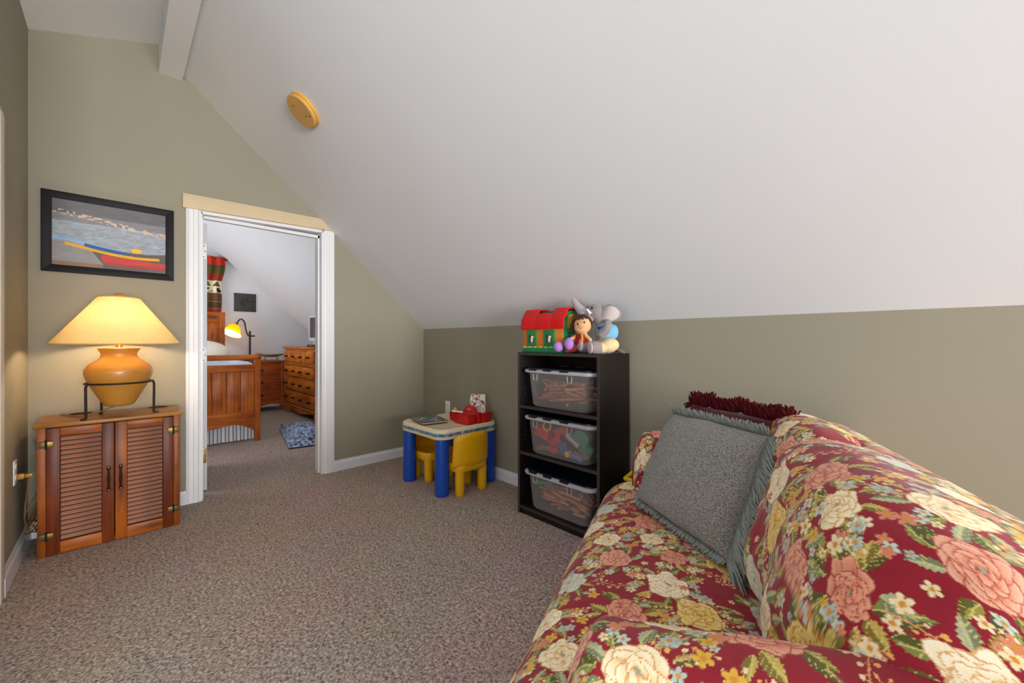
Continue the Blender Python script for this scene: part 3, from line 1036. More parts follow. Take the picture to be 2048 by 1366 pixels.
def bookcase():
    t = thing('bookcase', 'black laminate three-shelf bookcase against the olive knee wall', 'bookcase', ((BXA + BXB) / 2, BYF / 2 - 0.01, 0))
    m = plain('black_laminate', (27, 20, 18), 0.5, var=0.12, scale=14, spec=0.25)
    e = plain('black_edge', (52, 48, 48), 0.4, var=0.06)
    hw = (BXB - BXA) / 2
    y0, y1 = -0.160, 0.158
    for s in (-1, 1):
        a = s * hw
        sp = MB().bx(min(a, a - s * 0.018), max(a, a - s * 0.018), y0, y1, 0, BH).build('side_panel', m, t, bevel=0.0015)
        MB().bx(min(a, a - s * 0.018), max(a, a - s * 0.018), y0 - 0.0012, y0, 0.002, BH - 0.002).build('edge_band', e, sp)
        hs = plain('pin_hole', (120, 116, 112), 0.5)
        for z in (0.47, 0.50, 0.53, 0.60, 0.78, 0.81, 0.21, 0.24, 0.27):
            MB().cyl((a - s * 0.018, y0 + 0.05, z), (a - s * 0.019, y0 + 0.05, z), 0.003, n=8).build('pin_hole', hs, sp)
    for nm, z0, z1 in (('top_panel', BH - 0.018, BH), ('shelf', 0.688, 0.707), ('shelf', 0.388, 0.407), ('bottom_panel', 0.036, 0.054)):
        p = MB().bx(-hw + 0.018, hw - 0.018, y0, y1 - 0.008, z0, z1).build(nm, m, t, bevel=0.001)
        MB().bx(-hw + 0.018, hw - 0.018, y0 - 0.0012, y0, z0, z1).build('edge_band', e, p)
    MB().bx(-hw + 0.018, hw - 0.018, y1 - 0.008, y1, 0.03, BH - 0.018).build('back_panel', m, t)
    MB().bx(-hw + 0.018, hw - 0.018, y0 + 0.01, y0 + 0.025, 0.0, 0.036).build('kick_board', m, t)


bookcase()

# ---- translucent storage bins
def clear_plastic(name, rgb, alpha, rough=0.25):
    m = bpy.data.materials.new(name)
    nt, b = nodes_of(m)
    b.inputs['Base Color'].default_value = lin(rgb) + (1,)
    b.inputs['Roughness'].default_value = rough
    b.inputs['Alpha'].default_value = alpha
    return m


M_BIN = clear_plastic('bin_plastic', (196, 190, 188), 0.30, 0.22)
M_RIM = plain('bin_rim_plastic', (196, 194, 200), 0.35, var=0.03, alpha=0.86)
M_LID = plain('lid_navy', (14, 24, 40), 0.3, var=0.1)
BIN_X = (BXA + BXB) / 2 - 0.005


def bin_(z, label, yo=0.0):
    t = thing('storage_bin', label, 'storage bin', (BIN_X, -0.188 + yo, z), 0.0, 'bins in the bookcase')
    prof = [(0.212, 0.118, 0.0, 0.04), (0.224, 0.124, 0.012, 0.04), (0.246, 0.136, 0.205, 0.045), (0.250, 0.138, 0.208, 0.045), (0.250, 0.138, 0.222, 0.045)]
    rings = [rounded_rect(-a, a, -b, b, r, 6) for a, b, zz, r in prof]
    k = len(rings[0])
    m = MB()
    m.add([(p[0], p[1], pr[2]) for r, pr in zip(rings, prof) for p in r],
          [(i * k + q, i * k + (q + 1) % k, (i + 1) * k + (q + 1) % k, (i + 1) * k + q) for i in range(len(prof) - 1) for q in range(k)] + [tuple(range(k - 1, -1, -1))])
    body = m.build('bin_body', M_BIN, t, angle=50)
    for x in (-0.17, 0.10):
        MB().tube([(x - 0.018, -0.136, 0.206), (x - 0.014, -0.137, 0.168), (x + 0.014, -0.137, 0.168), (x + 0.018, -0.137, 0.206)], 0.0028, 6).build('rib', M_RIM, body)
    # pale rim and dark lid with a raised panel and snap tabs
    pr = [(0.246, 0.134, 0.214, 0.04), (0.270, 0.150, 0.214, 0.05), (0.276, 0.153, 0.222, 0.052), (0.274, 0.152, 0.232, 0.052), (0.256, 0.138, 0.236, 0.045)]
    rings = [rounded_rect(-a, a, -b, b, r, 6) for a, b, zz, r in pr]
    m = MB()
    m.add([(p[0], p[1], q2[2]) for r, q2 in zip(rings, pr) for p in r],
          [(i * k + q, i * k + (q + 1) % k, (i + 1) * k + (q + 1) % k, (i + 1) * k + q) for i in range(len(pr) - 1) for q in range(k)])
    rim = m.build('rim', M_RIM, t, angle=50)
    lid = MB()
    pl = [(0.258, 0.140, 0.236, 0.045), (0.256, 0.139, 0.244, 0.045), (0.240, 0.126, 0.246, 0.04), (0.226, 0.114, 0.240, 0.035)]
    rings = [rounded_rect(-a, a, -b, b, r, 6) for a, b, zz, r in pl]
    lid.add([(p[0], p[1], q2[2]) for r, q2 in zip(rings, pl) for p in r],
            [(i * k + q, i * k + (q + 1) % k, (i + 1) * k + (q + 1) % k, (i + 1) * k + q) for i in range(3) for q in range(k)] + [tuple(range(k - 1, -1, -1)), tuple(range(3 * k, 4 * k))])
    lo = lid.build('lid', M_LID, t, angle=50)
    for x in (-0.18, -0.06, 0.07):
        MB().bx(x - 0.032, x + 0.032, -0.1555, -0.138, 0.228, 0.240).build('snap_tab', M_LID, lo, bevel=0.002)
    for x in (-0.14, 0.0, 0.14):
        MB().bx(x - 0.04, x + 0.04, 0.106, 0.112, 0.244, 0.2475).build('lid_rib', plain('lid_rib_grey', (70, 76, 86), 0.3), lo)
    return t


Z1, Z2, Z3 = 0.7075, 0.4075, 0.0545
bin_(Z1, 'clear bin with navy lid full of wooden toy logs, on the topmost shelf')
bin_(Z2, 'clear bin with navy lid holding red, green and blue toys')
bin_(Z3, 'clear bin with navy lid of wooden logs, lowest in the bookcase')

# contents: toy logs, each its own object
logm = {}
lw = [plain('log_wood_%d' % i, c, 0.55, var=0.15, scale=30) for i, c in enumerate(((186, 112, 74), (160, 88, 56), (206, 136, 92)))]
for ln in (0.06, 0.09, 0.13, 0.17):
    for wi, wm in enumerate(lw):
        m = MB().cyl((0, 0, -ln / 2), (0, 0, ln / 2), 0.0085, n=9)
        for zz in (-ln / 2 + 0.012, ln / 2 - 0.012):
            m.box((0, 0.0062, zz), (0.012, 0.006, 0.012))
        me = m.mesh('toy_log')
        me.materials.append(wm)
        logm[(ln, wi)] = me


def seg_dist(p, d, q, e):
    """least distance between two segments p..p+d and q..q+e (sampled)"""
    best = 9.0
    for i in range(7):
        a = p + d * (i / 6)
        t = max(0.0, min(1.0, (a - q).dot(e) / e.dot(e)))
        best = min(best, (a - q - e * t).length)
    return best


def fill_logs(z, n, label, seed, grp):
    r = random.Random(seed)
    done = []
    for i in range(n):
        layer = i / n
        ln = r.choice((0.06, 0.09, 0.09, 0.13, 0.17))
        wi = r.randrange(3)
        best = None
        for attempt in range(60):
            yaw = r.gauss(0, 0.45) if r.random() < 0.75 else r.uniform(-1.2, 1.2)
            tilt = r.uniform(-0.2, 0.2)
            d = Vector((math.cos(yaw) * math.cos(tilt), math.sin(yaw) * math.cos(tilt), math.sin(tilt)))
            hx = 0.195 - ln / 2 * abs(d.x)
            hy = 0.098 - ln / 2 * abs(d.y)
            yy = -hy + r.uniform(0, 0.03) if r.random() < 0.55 else r.uniform(-hy, hy)
            lift = ln / 2 * abs(d.z)
            c = Vector((r.uniform(-hx, hx), yy, 0.022 + lift + 0.115 * layer + r.uniform(0, 0.02)))
            gap = min([seg_dist(c - d * ln / 2, d * ln, q, e) for q, e in done] or [9.0])
            if best is None or gap > best[0]:
                best = (gap, c, d)
            if gap > 0.0175:
                break
        gap, c, d = best
        if gap < 0.0165:
            continue
        done.append((c - d * ln / 2, d * ln))
        o = link('toy_log', logm[(ln, wi)], None, None)
        o['label'] = '%s %s wooden toy log in the %s' % ({0.06: 'stubby', 0.09: 'short', 0.13: 'long', 0.17: 'longest'}[ln], ('orange brown', 'dark brown', 'pale tan')[wi], label)
        o['category'] = 'toy log'
        o['group'] = grp
        o.location = (BIN_X + c.x, -0.188 + c.y, z + c.z)
        o.rotation_euler = d.to_track_quat('Z', 'Y').to_euler()


fill_logs(Z1, 64, 'clear bin on the topmost shelf', 5, 'toy logs in the topmost bin')
fill_logs(Z3, 70, 'lowest clear bin', 9, 'toy logs in the lowest bin')
gl = MB().cyl((0, 0, -0.07), (0, 0, 0.07), 0.013, n=12).build('green_toy_stick', plain('toy_green', (60, 140, 110), 0.45))
tag(gl, 'pale green plastic stick among the logs in the lowest bin', 'toy stick')
gl.location = (BIN_X - 0.13, -0.285, Z3 + 0.168)
gl.rotation_euler = (0, math.radians(82), math.radians(8))

R_, G_, B_, Y_, P_ = (plain('toy_red', (206, 46, 40), 0.4), plain('toy_green2', (46, 128, 96), 0.4), plain('toy_blue', (40, 74, 130), 0.4),
                      plain('toy_yellow2', (226, 160, 40), 0.4), plain('toy_brown', (150, 84, 66), 0.5))


def toy(name, m, mat, loc, rot, label, cat, bevel=0.003):
    o = m.build(name, mat, None, bevel=bevel)
    tag(o, label, cat, 'toys in the middle bin')
    o.location = (BIN_X + loc[0], -0.188 + loc[1], Z2 + loc[2])
    o.rotation_euler = rot
    return o


ridged = MB()
for i in range(5):
    ridged.bx(-0.055, 0.055, -0.03, 0.03, i * 0.013, i * 0.013 + 0.010)
ridged.bx(-0.05, 0.05, -0.026, 0.026, 0, 0.06)
toy('ridged_red_toy', ridged, R_, (-0.16, -0.075, 0.105), (0.2, 0.35, 0.2), 'red ridged plastic toy roof in the middle bin', 'toy')
toy('yellow_toy_ring', MB().lathe([(0.026 + 0.007 * math.cos(a), 0.007 * math.sin(a)) for a in [k * PI / 4 for k in range(8)]], 24, close=True), Y_, (-0.095, -0.108, 0.182), (1.4, 0.3, 0.2), 'yellow plastic ring in the middle bin', 'toy', 0)
arch = MB().prism([(-0.065, -0.05), (-0.025, -0.05), (-0.025, 0.0), (-0.012, 0.02), (0.012, 0.02), (0.025, 0.0), (0.025, -0.05), (0.065, -0.05), (0.055, 0.06), (-0.055, 0.06)], 'y', -0.012, 0.012)
toy('red_toy_arch', arch, R_, (-0.01, -0.055, 0.12), (0.0, -0.5, 0.0), 'red plastic toy archway in the middle bin', 'toy')
toy('red_toy_block', MB().bx(-0.05, 0.05, -0.02, 0.02, -0.03, 0.03), R_, (-0.09, -0.04, 0.075), (0.0, 0.3, 0), 'red plastic block in the middle bin', 'toy block')
toy('blue_toy_block', MB().bx(-0.032, 0.032, -0.02, 0.02, -0.034, 0.034), B_, (0.03, -0.1, 0.07), (0, -0.35, 0.2), 'dark blue plastic block in the middle bin', 'toy block')
toy('green_toy_bush', MB().prism([(-0.06, -0.03), (0.05, -0.045), (0.062, 0.02), (0.02, 0.05), (-0.03, 0.045)], 'y', -0.02, 0.02), G_, (0.15, -0.09, 0.15), (0.1, 0.2, 0.1), 'green plastic toy bush in the middle bin', 'toy')
toy('green_toy_plate', MB().bx(-0.07, 0.07, -0.012, 0.012, -0.035, 0.035), G_, (0.14, -0.05, 0.085), (0, 0.5, 0), 'green plastic plate in the middle bin', 'toy')
toy('grey_toy_tube', MB().cyl((-0.05, 0, 0), (0.05, 0, 0), 0.018, n=14), plain('toy_grey', (170, 168, 160), 0.4), (0.10, -0.1, 0.125), (0, 0.6, 0.1), 'grey plastic tube in the middle bin', 'toy', 0)
toy('blue_toy_bar', MB().bx(-0.06, 0.06, -0.01, 0.01, -0.012, 0.012), plain('toy_blue2', (70, 120, 180), 0.4), (0.11, -0.105, 0.035), (0, 0.15, 0.05), 'light blue plastic bar in the middle bin', 'toy')
toy('yellow_toy_peg', MB().cyl((0, -0.015, 0), (0, 0.015, 0), 0.018, n=14), Y_, (0.07, -0.105, 0.04), (0, 0, 0), 'yellow plastic peg in the middle bin', 'toy', 0)
for i in range(9):
    toy('brown_toy_block', MB().bx(-0.028, 0.028, -0.014, 0.014, -0.014, 0.014), (P_, R_)[i % 4 == 3], (-0.17 + 0.041 * i, -0.085 + 0.01 * (i % 3), 0.030 + 0.004 * (i % 2)), (0.0, 0.18 * ((i * 7) % 5 - 2), 0.25 * (i % 3)), 'small reddish brown block lying at the bottom of the middle bin', 'toy block', 0.002)
for i in range(5):
    toy('dark_toy_block', MB().bx(-0.028, 0.028, -0.03, 0.03, -0.022, 0.022), plain('toy_dark', (70, 64, 62), 0.5), (-0.15 + 0.075 * i, 0.04, 0.03), (0, 0, 0.1 * i), 'dark block heaped at the back of the middle bin', 'toy block', 0.002)

# ================================================================== toys on top of the bookcase
ZB = BH + 0.0005


def toy_barn():
    x0, x1, y0, y1 = 1.700, 2.045, -0.315, -0.135
    cx, cy = (x0 + x1) / 2, (y0 + y1) / 2
    t = thing('toy_barn', 'plastic toy barn with red roof and green windows on the bookcase', 'toy barn', (cx, cy, ZB))
    a, b = (x1 - x0) / 2, (y1 - y0) / 2
    M_OR = plain('barn_orange', (196, 116, 34), 0.5, var=0.06)
    M_GR = plain('barn_green', (10, 124, 66), 0.45, var=0.05)
    M_RD = plain('barn_red', (204, 12, 14), 0.42, var=0.05)
    M_YL = plain('barn_yellow', (214, 160, 34), 0.45)
    MB().bx(-a + 0.008, a - 0.008, -b + 0.008, b - 0.008, 0.028, 0.165).build('walls', M_OR, t, bevel=0.003)
    MB().bx(-a + 0.002, a - 0.002, -b + 0.002, b - 0.002, 0.0, 0.030).build('base', M_GR, t, bevel=0.003)
    for px_, w_ in ((-0.088, 0.040), (0.058, 0.044)):
        wf = MB().bx(px_ - w_, px_ + w_, -b + 0.003, -b + 0.010, 0.034, 0.142).build('window', M_GR, t, bevel=0.002)
        MB().bx(px_ - 0.022, px_ + 0.022, -b + 0.001, -b + 0.0032, 0.062, 0.112).build('pane', plain('pane_dark', (70, 52, 46), 0.4), wf)
        m = MB().ell((px_ + 0.004, -b + 0.001, 0.080), (0.010, 0.0016, 0.018), n=10, m=8).ell((px_ + 0.008, -b + 0.001, 0.098), (0.012, 0.0016, 0.009), n=10, m=8)
        m.build('painted_animal', plain('painted_white', (226, 216, 200), 0.5), wf)
    for i in range(22):
        x = -a + 0.016 + i * (2 * a - 0.032) / 21
        MB().ell((x, -b + 0.004, 0.034), (0.0055, 0.003, 0.0055), n=8, m=6).build('flower', (plain('flower_yellow', (232, 200, 70), 0.5), plain('flower_white', (236, 226, 200), 0.5), plain('flower_orange', (220, 110, 40), 0.5))[i % 3], t)
    # gambrel roof with a notch for the handle
    pr = [(-b - 0.004, 0.146), (-b - 0.004, 0.205), (-b + 0.045, 0.278), (b - 0.045, 0.278), (b + 0.004, 0.205), (b + 0.004, 0.146)]
    inn = [(b - 0.006, 0.150), (b - 0.006, 0.200), (b - 0.052, 0.266), (-b + 0.052, 0.266), (-b + 0.006, 0.200), (-b + 0.006, 0.150)]
    rf = MB()
    rf.prism(pr + inn, 'x', -a - 0.004, -0.055)
    rf.prism(pr + inn, 'x', 0.075, a + 0.006)
    low = [(-b - 0.004, 0.146), (-b - 0.004, 0.205), (-b + 0.026, 0.250), (-b + 0.032, 0.240), (-b + 0.006, 0.200), (-b + 0.006, 0.150)]
    rf.prism(low, 'x', -0.0552, 0.0752)
    rf.prism([(-p, z) for p, z in low], 'x', -0.0552, 0.0752)
    ro = rf.build('roof', M_RD, t, bevel=0.0025)
    for i in range(17):
        x = -a + 0.008 + i * (2 * a - 0.012) / 16
        MB().bx(x - 0.0016, x + 0.0016, -b - 0.0062, -b - 0.0035, 0.150, 0.203).build('roof_ridge', M_RD, ro)
    MB().bx(-0.06, 0.08, -0.022, 0.022, 0.246, 0.262).build('handle', plain('handle_green', (18, 92, 58), 0.45), t, bevel=0.004)
    # gable end: green surround, yellow hay door, dark lower door
    arch = [(-b + 0.018, 0.03), (b - 0.018, 0.03), (b - 0.010, 0.205)] + [(math.cos(q) * (b - 0.016), 0.195 + math.sin(q) * 0.066) for q in [k * PI / 10 for k in range(1, 10)]] + [(-b + 0.010, 0.205)]
    ge = MB().prism(arch, 'x', a - 0.009, a + 0.001).build('gable', M_GR, t)
    MB().prism([(-0.05, 0.150), (0.05, 0.150), (0.05, 0.205)] + [(math.cos(q) * 0.05, 0.205 + math.sin(q) * 0.035) for q in [k * PI / 8 for k in range(1, 8)]] + [(-0.05, 0.205)], 'x', a, a + 0.0035).build('hay_door', M_YL, ge)
    MB().bx(a, a + 0.003, -0.045, 0.045, 0.132, 0.138).bx(a, a + 0.003, -0.02, 0.03, 0.07, 0.11).build('door_bar', M_OR, ge)


toy_barn()

E0 = np.array([2.235, -0.19, ZB])


def ep(px, py, y, base=E0):
    return tuple(on_y(px, py, y) - base)


def plush_elephant():
    t = thing('plush_elephant', 'grey plush elephant in a blue shirt and cream shorts sitting on the bookcase', 'plush toy', tuple(E0))
    fur = plain('plush_grey', (142, 132, 132), 0.95, var=0.14, scale=70, bump=0.35, bscale=260, sheen=0.4, spec=0.1)
    furl = plain('plush_pale', (196, 186, 184), 0.95, var=0.10, scale=70, bump=0.3, bscale=260, sheen=0.4, spec=0.1)
    body = [(ep(1209, 668, -0.18), (0.055, 0.045, 0.07)), (ep(1192, 625, -0.20), (0.058, 0.050, 0.053)), (ep(1201, 641, -0.20), (0.038, 0.038, 0.036)), (ep(1184, 632, -0.21), (0.042, 0.040, 0.040))]
    body += [(ep(1212, 694, -0.185), (0.062, 0.052, 0.040))]
    # legs out towards the room, arm bent across the shirt
    body += capsule(ep(1205, 697, -0.21), ep(1187, 696, -0.285), 0.032, 0.033)
    body += capsule(ep(1196, 693, -0.22), ep(1166, 692, -0.275), 0.032, 0.034)
    body += capsule(ep(1216, 645, -0.225), ep(1213, 661, -0.245), 0.021, 0.022)
    body += capsule(ep(1213, 661, -0.245), ep(1203, 669, -0.255), 0.022, 0.021)
    b = blob('body', body, fur, t, 0.0055, 5)
    tr = capsule(ep(1183, 634, -0.215), ep(1168, 627, -0.225), 0.036, 0.033) + capsule(ep(1168, 627, -0.225), ep(1155, 613, -0.225), 0.033, 0.024) + capsule(ep(1155, 613, -0.225), ep(1148, 602, -0.22), 0.024, 0.017)
    blob('trunk', tr, plain('plush_trunk', (168, 164, 168), 0.95, var=0.12, scale=70, bump=0.3, bscale=260, sheen=0.4, spec=0.1), t, 0.005, 5)
    ear = MB()
    c = Vector(ep(1217, 627, -0.21))
    for k, (r, mname) in enumerate((((0.062, 0.009, 0.054), fur), ((0.056, 0.007, 0.047), furl))):
        m = MB().ell((0, 0, 0), r, n=24, m=14)
        m.v = [(x, y + 0.5 * x * x / 0.05 - 0.004 * k * 1.6, z + 0.2 * x) for x, y, z in m.v]
        rm = Matrix.Rotation(math.radians(28), 3, 'Y') @ Matrix.Rotation(math.radians(10), 3, 'Z')
        m.v = [tuple(rm @ Vector(p) + c) for p in m.v]
        m.build('ear' if k == 0 else 'ear_lining', mname, t, angle=180)
    c2 = Vector(ep(1178, 622, -0.15))
    m = MB().ell(c2, (0.02, 0.03, 0.036), n=16, m=10)
    m.build('ear', fur, t, angle=180)
    MB().cyl(ep(1181, 628, -0.252), ep(1174, 618, -0.262), 0.011, 0.005, n=10).build('tusk', plain('felt_white', (232, 226, 216), 0.8), t)
    MB().ell(ep(1184, 616, -0.248), (0.0065, 0.006, 0.0075), n=10, m=8).build('eye', plain('eye_black', (22, 18, 18), 0.15), t)
    for px_, py_, y_ in ((1160, 690, -0.298), (1180, 695.5, -0.308)):
        m = MB().ell((0, 0, 0), (0.032, 0.009, 0.036), n=16, m=10)
        cc = Vector(ep(px_, py_, y_))
        m.v = [tuple(rotz(-0.5) @ Vector(p) + cc) for p in m.v]
        m.build('foot_pad', plain('pad_pink', (190, 170, 170), 0.9, var=0.1), t, angle=180)
    # clothes: shells just outside the body
    shirt = blob('shirt', [(ep(1209, 664, -0.182), (0.061, 0.050, 0.055)), (ep(1209, 655, -0.185), (0.050, 0.044, 0.045)), (ep(1226, 664, -0.165), (0.030, 0.035, 0.045))], plain('shirt_blue', (116, 176, 210), 0.8, var=0.06), t, 0.0055, 3)
    for (px_, py_, r, c) in ((1198, 656, 0.011, (30, 60, 120)), (1196, 663, 0.010, (214, 96, 50)), (1199, 669, 0.009, (40, 80, 150)), (1201, 675, 0.008, (214, 90, 50)), (1203, 653, 0.007, (206, 70, 44))):
        MB().ell(ep(px_, py_, -0.232), (r, 0.004, r * 0.8), n=10, m=8).build('print_patch', plain('patch_%d_%d' % (c[0], c[2]), c, 0.8), shirt)
    blob('shorts', [(ep(1213, 693, -0.186), (0.066, 0.056, 0.040)), (ep(1203, 696, -0.225), (0.036, 0.034, 0.032)), (ep(1219, 690, -0.18), (0.056, 0.054, 0.042))], plain('shorts_cream', (226, 200, 150), 0.85, var=0.08, scale=40), t, 0.0055, 3)
    MB().tube([ep(1226, 698, -0.13), ep(1240, 701, -0.12), ep(1250, 705.5, -0.12)], 0.012, 8, [1.0, 1.1, 0.5]).build('tail', plain('tail_brown', (116, 98, 90), 0.95, var=0.15, scale=60), t, angle=180)


plush_elephant()

D0 = np.array([2.09, -0.285, ZB])


def dp(px, py, y):
    return ep(px, py, y, D0)


def rag_doll():
    t = thing('rag_doll', 'soft doll with brown hair, red dress and purple shoes leaning on the elephant', 'doll', tuple(D0))
    skin = plain('doll_skin', (224, 172, 126), 0.85, var=0.04, bump=0.05, bscale=300)
    body = [(dp(1166, 649.5, -0.275), (0.053, 0.048, 0.052)), (dp(1164, 656, -0.280), (0.046, 0.044, 0.036)), (dp(1162, 676, -0.27), (0.034, 0.028, 0.040))]
    body += capsule(dp(1158, 672, -0.275), dp(1142, 678, -0.300), 0.014, 0.012) + capsule(dp(1172, 672, -0.275), dp(1181, 680, -0.285), 0.013, 0.011)
    body += capsule(dp(1160, 692, -0.275), dp(1140, 697, -0.305), 0.018, 0.015) + capsule(dp(1160, 694, -0.275), dp(1134, 701, -0.31), 0.018, 0.015)
    blob('body', body, skin, t, 0.005, 4)
    hair = plain('doll_hair', (74, 34, 22), 0.8, var=0.25, scale=60)
    c = Vector(dp(1166, 648, -0.268))
    cap = MB().ell(c, (0.057, 0.050, 0.056), n=26, m=18)
    keep = MB()
    # scalp shell: drop the part over the face
    good = [i for i, p in enumerate(cap.v) if not (p[1] < c.y - 0.012 and p[2] < c.z + 0.026 and abs(p[0] - c.x) < 0.048)]
    gs = set(good)
    keep.add(cap.v, [f for f in cap.f if all(i in gs for i in f)])
    ho = keep.build('hair', hair, t, angle=180)
    sol = ho.modifiers.new('thick', 'SOLIDIFY')
    sol.thickness = 0.006
    for k in range(7):
        x = c.x - 0.034 + k * 0.0115
        MB().tube([(x, c.y - 0.030, c.z + 0.050), (x + 0.002, c.y - 0.052, c.z + 0.034), (x + 0.004 * (k % 2), c.y - 0.055, c.z + 0.020 + 0.004 * (k % 3))], 0.007, 7, [1, 0.9, 0.3]).build('fringe_lock', hair, t, angle=180)
    MB().tube([dp(1148, 640, -0.275), dp(1145, 654, -0.285), dp(1147, 668, -0.282)], 0.014, 8, [0.8, 1.1, 0.5]).build('hair_side', hair, t, angle=180)
    dark = plain('doll_thread', (44, 26, 22), 0.5)
    for px_, py_ in ((1155.5, 648), (1168.5, 644.5)):
        MB().ell(dp(px_, py_, -0.3245), (0.005, 0.0035, 0.0075), n=10, m=8).build('eye', dark, t)
    MB().ell(dp(1161, 651.5, -0.327), (0.005, 0.004, 0.0045), n=10, m=8).build('nose', plain('doll_nose', (214, 150, 108), 0.8), t)
    mo = [dp(1157, 654.5, -0.3235), dp(1160, 657, -0.3235), dp(1163.5, 656.6, -0.3235), dp(1166, 653.5, -0.3235)]
    MB().tube(smooth_path(mo, 4), 0.0013, 6).build('mouth', plain('doll_mouth', (150, 70, 54), 0.7), t)
    dr = blob('dress', [(dp(1163, 676, -0.272), (0.040, 0.034, 0.036)), (dp(1164, 684, -0.272), (0.044, 0.036, 0.026))], plain('dress_red', (150, 16, 22), 0.8, var=0.08), t, 0.005, 2)
    MB().bx(-0.007, 0.007, -0.002, 0.002, -0.034, 0.030).build('dress_stripe', plain('stripe_yellow', (224, 160, 40), 0.8), t, bevel=0.001).location = dp(1164, 677, -0.3095)
    blob('leggings', capsule(dp(1152, 696, -0.285), dp(1134, 701, -0.312), 0.021, 0.017) + capsule(dp(1152, 693, -0.285), dp(1142, 695, -0.302), 0.021, 0.017), plain('leggings_dotted', (120, 34, 44), 0.85, var=0.5, scale=160), t, 0.005, 2)
    pm = plain('plush_purple', (172, 118, 204), 0.95, var=0.08, scale=60, bump=0.25, bscale=260, sheen=0.4)
    for px_, py_, y_, r in ((1117, 693.5, -0.325, (0.031, 0.030, 0.030)), (1138, 687.5, -0.315, (0.030, 0.026, 0.036))):
        MB().ell(dp(px_, py_, y_), r, n=22, m=14).build('shoe', pm, t, angle=180)


rag_doll()

# ================================================================== sofa in a floral slipcover
RED = (142, 20, 38)


def make_motifs(W, H, seed):
    r = random.Random(seed)
    mot = []
    pal_big = [((238, 218, 172), (206, 140, 76), (246, 234, 204)), ((212, 128, 100), (150, 46, 42), (228, 168, 138)), ((224, 178, 70), (176, 96, 26), (240, 214, 130)),
               ((232, 206, 150), (196, 120, 60), (244, 228, 190)), ((206, 116, 92), (140, 40, 40), (226, 160, 128)), ((182, 192, 178), (214, 150, 50), (206, 212, 198))]
    greens = [((150, 142, 56), (98, 92, 34)), ((188, 166, 78), (126, 108, 40)), ((128, 134, 66), (82, 84, 36)), ((164, 172, 140), (116, 124, 92))]
    n = 11
    spots = []
    tries = 0
    while len(spots) < n and tries < 4000:
        tries += 1
        p = (r.uniform(0, W), r.uniform(0, H))
        if all(math.hypot((p[0] - q[0] + W / 2) % W - W / 2, (p[1] - q[1] + H / 2) % H - H / 2) > 0.148 for q in spots):
            spots.append(p)
    leaves, sprigs, bigs, smalls = [], [], [], []
    for i, p in enumerate(spots):
        R = r.uniform(0.046, 0.070)
        pal = pal_big[i % len(pal_big)]
        bigs.append(('big', p, R, r.uniform(0, 6.28), pal, r.randint(6, 8)))
        a0 = r.uniform(0, 6.28)
        for k in range(11):
            a = a0 + k * 0.62 + r.uniform(-0.25, 0.25)
            d = R * r.uniform(0.7, 1.15)
            leaves.append(('leaf', (p[0] + d * math.cos(a), p[1] + d * math.sin(a)), a + r.uniform(-0.6, 0.6), r.uniform(0.045, 0.085), r.uniform(0.010, 0.019), r.choice(greens)))
        for k in range(12):
            a = a0 + 0.3 + r.gauss(0, 0.8) + (2.6 if k % 2 else 0)
            d = R * r.uniform(1.05, 2.0)
            smalls.append(('small', (p[0] + d * math.cos(a), p[1] + d * math.sin(a)), r.uniform(0.010, 0.021), r.uniform(0, 6.28), r.choice([(176, 188, 178), (236, 214, 168), (236, 214, 168), (222, 170, 62), (214, 130, 100), (196, 204, 190)])))
        for k in range(3):
            a = r.uniform(0, 6.28)
            sprigs.append(('sprig', (p[0] + R * 1.2 * math.cos(a), p[1] + R * 1.2 * math.sin(a)), a, r.uniform(0.05, 0.10), r.uniform(-6, 6), r.randint(0, 999)))
    return leaves + sprigs + bigs + smalls


TW, TH_ = 0.66, 0.60
MOTIFS = make_motifs(TW, TH_, 4)


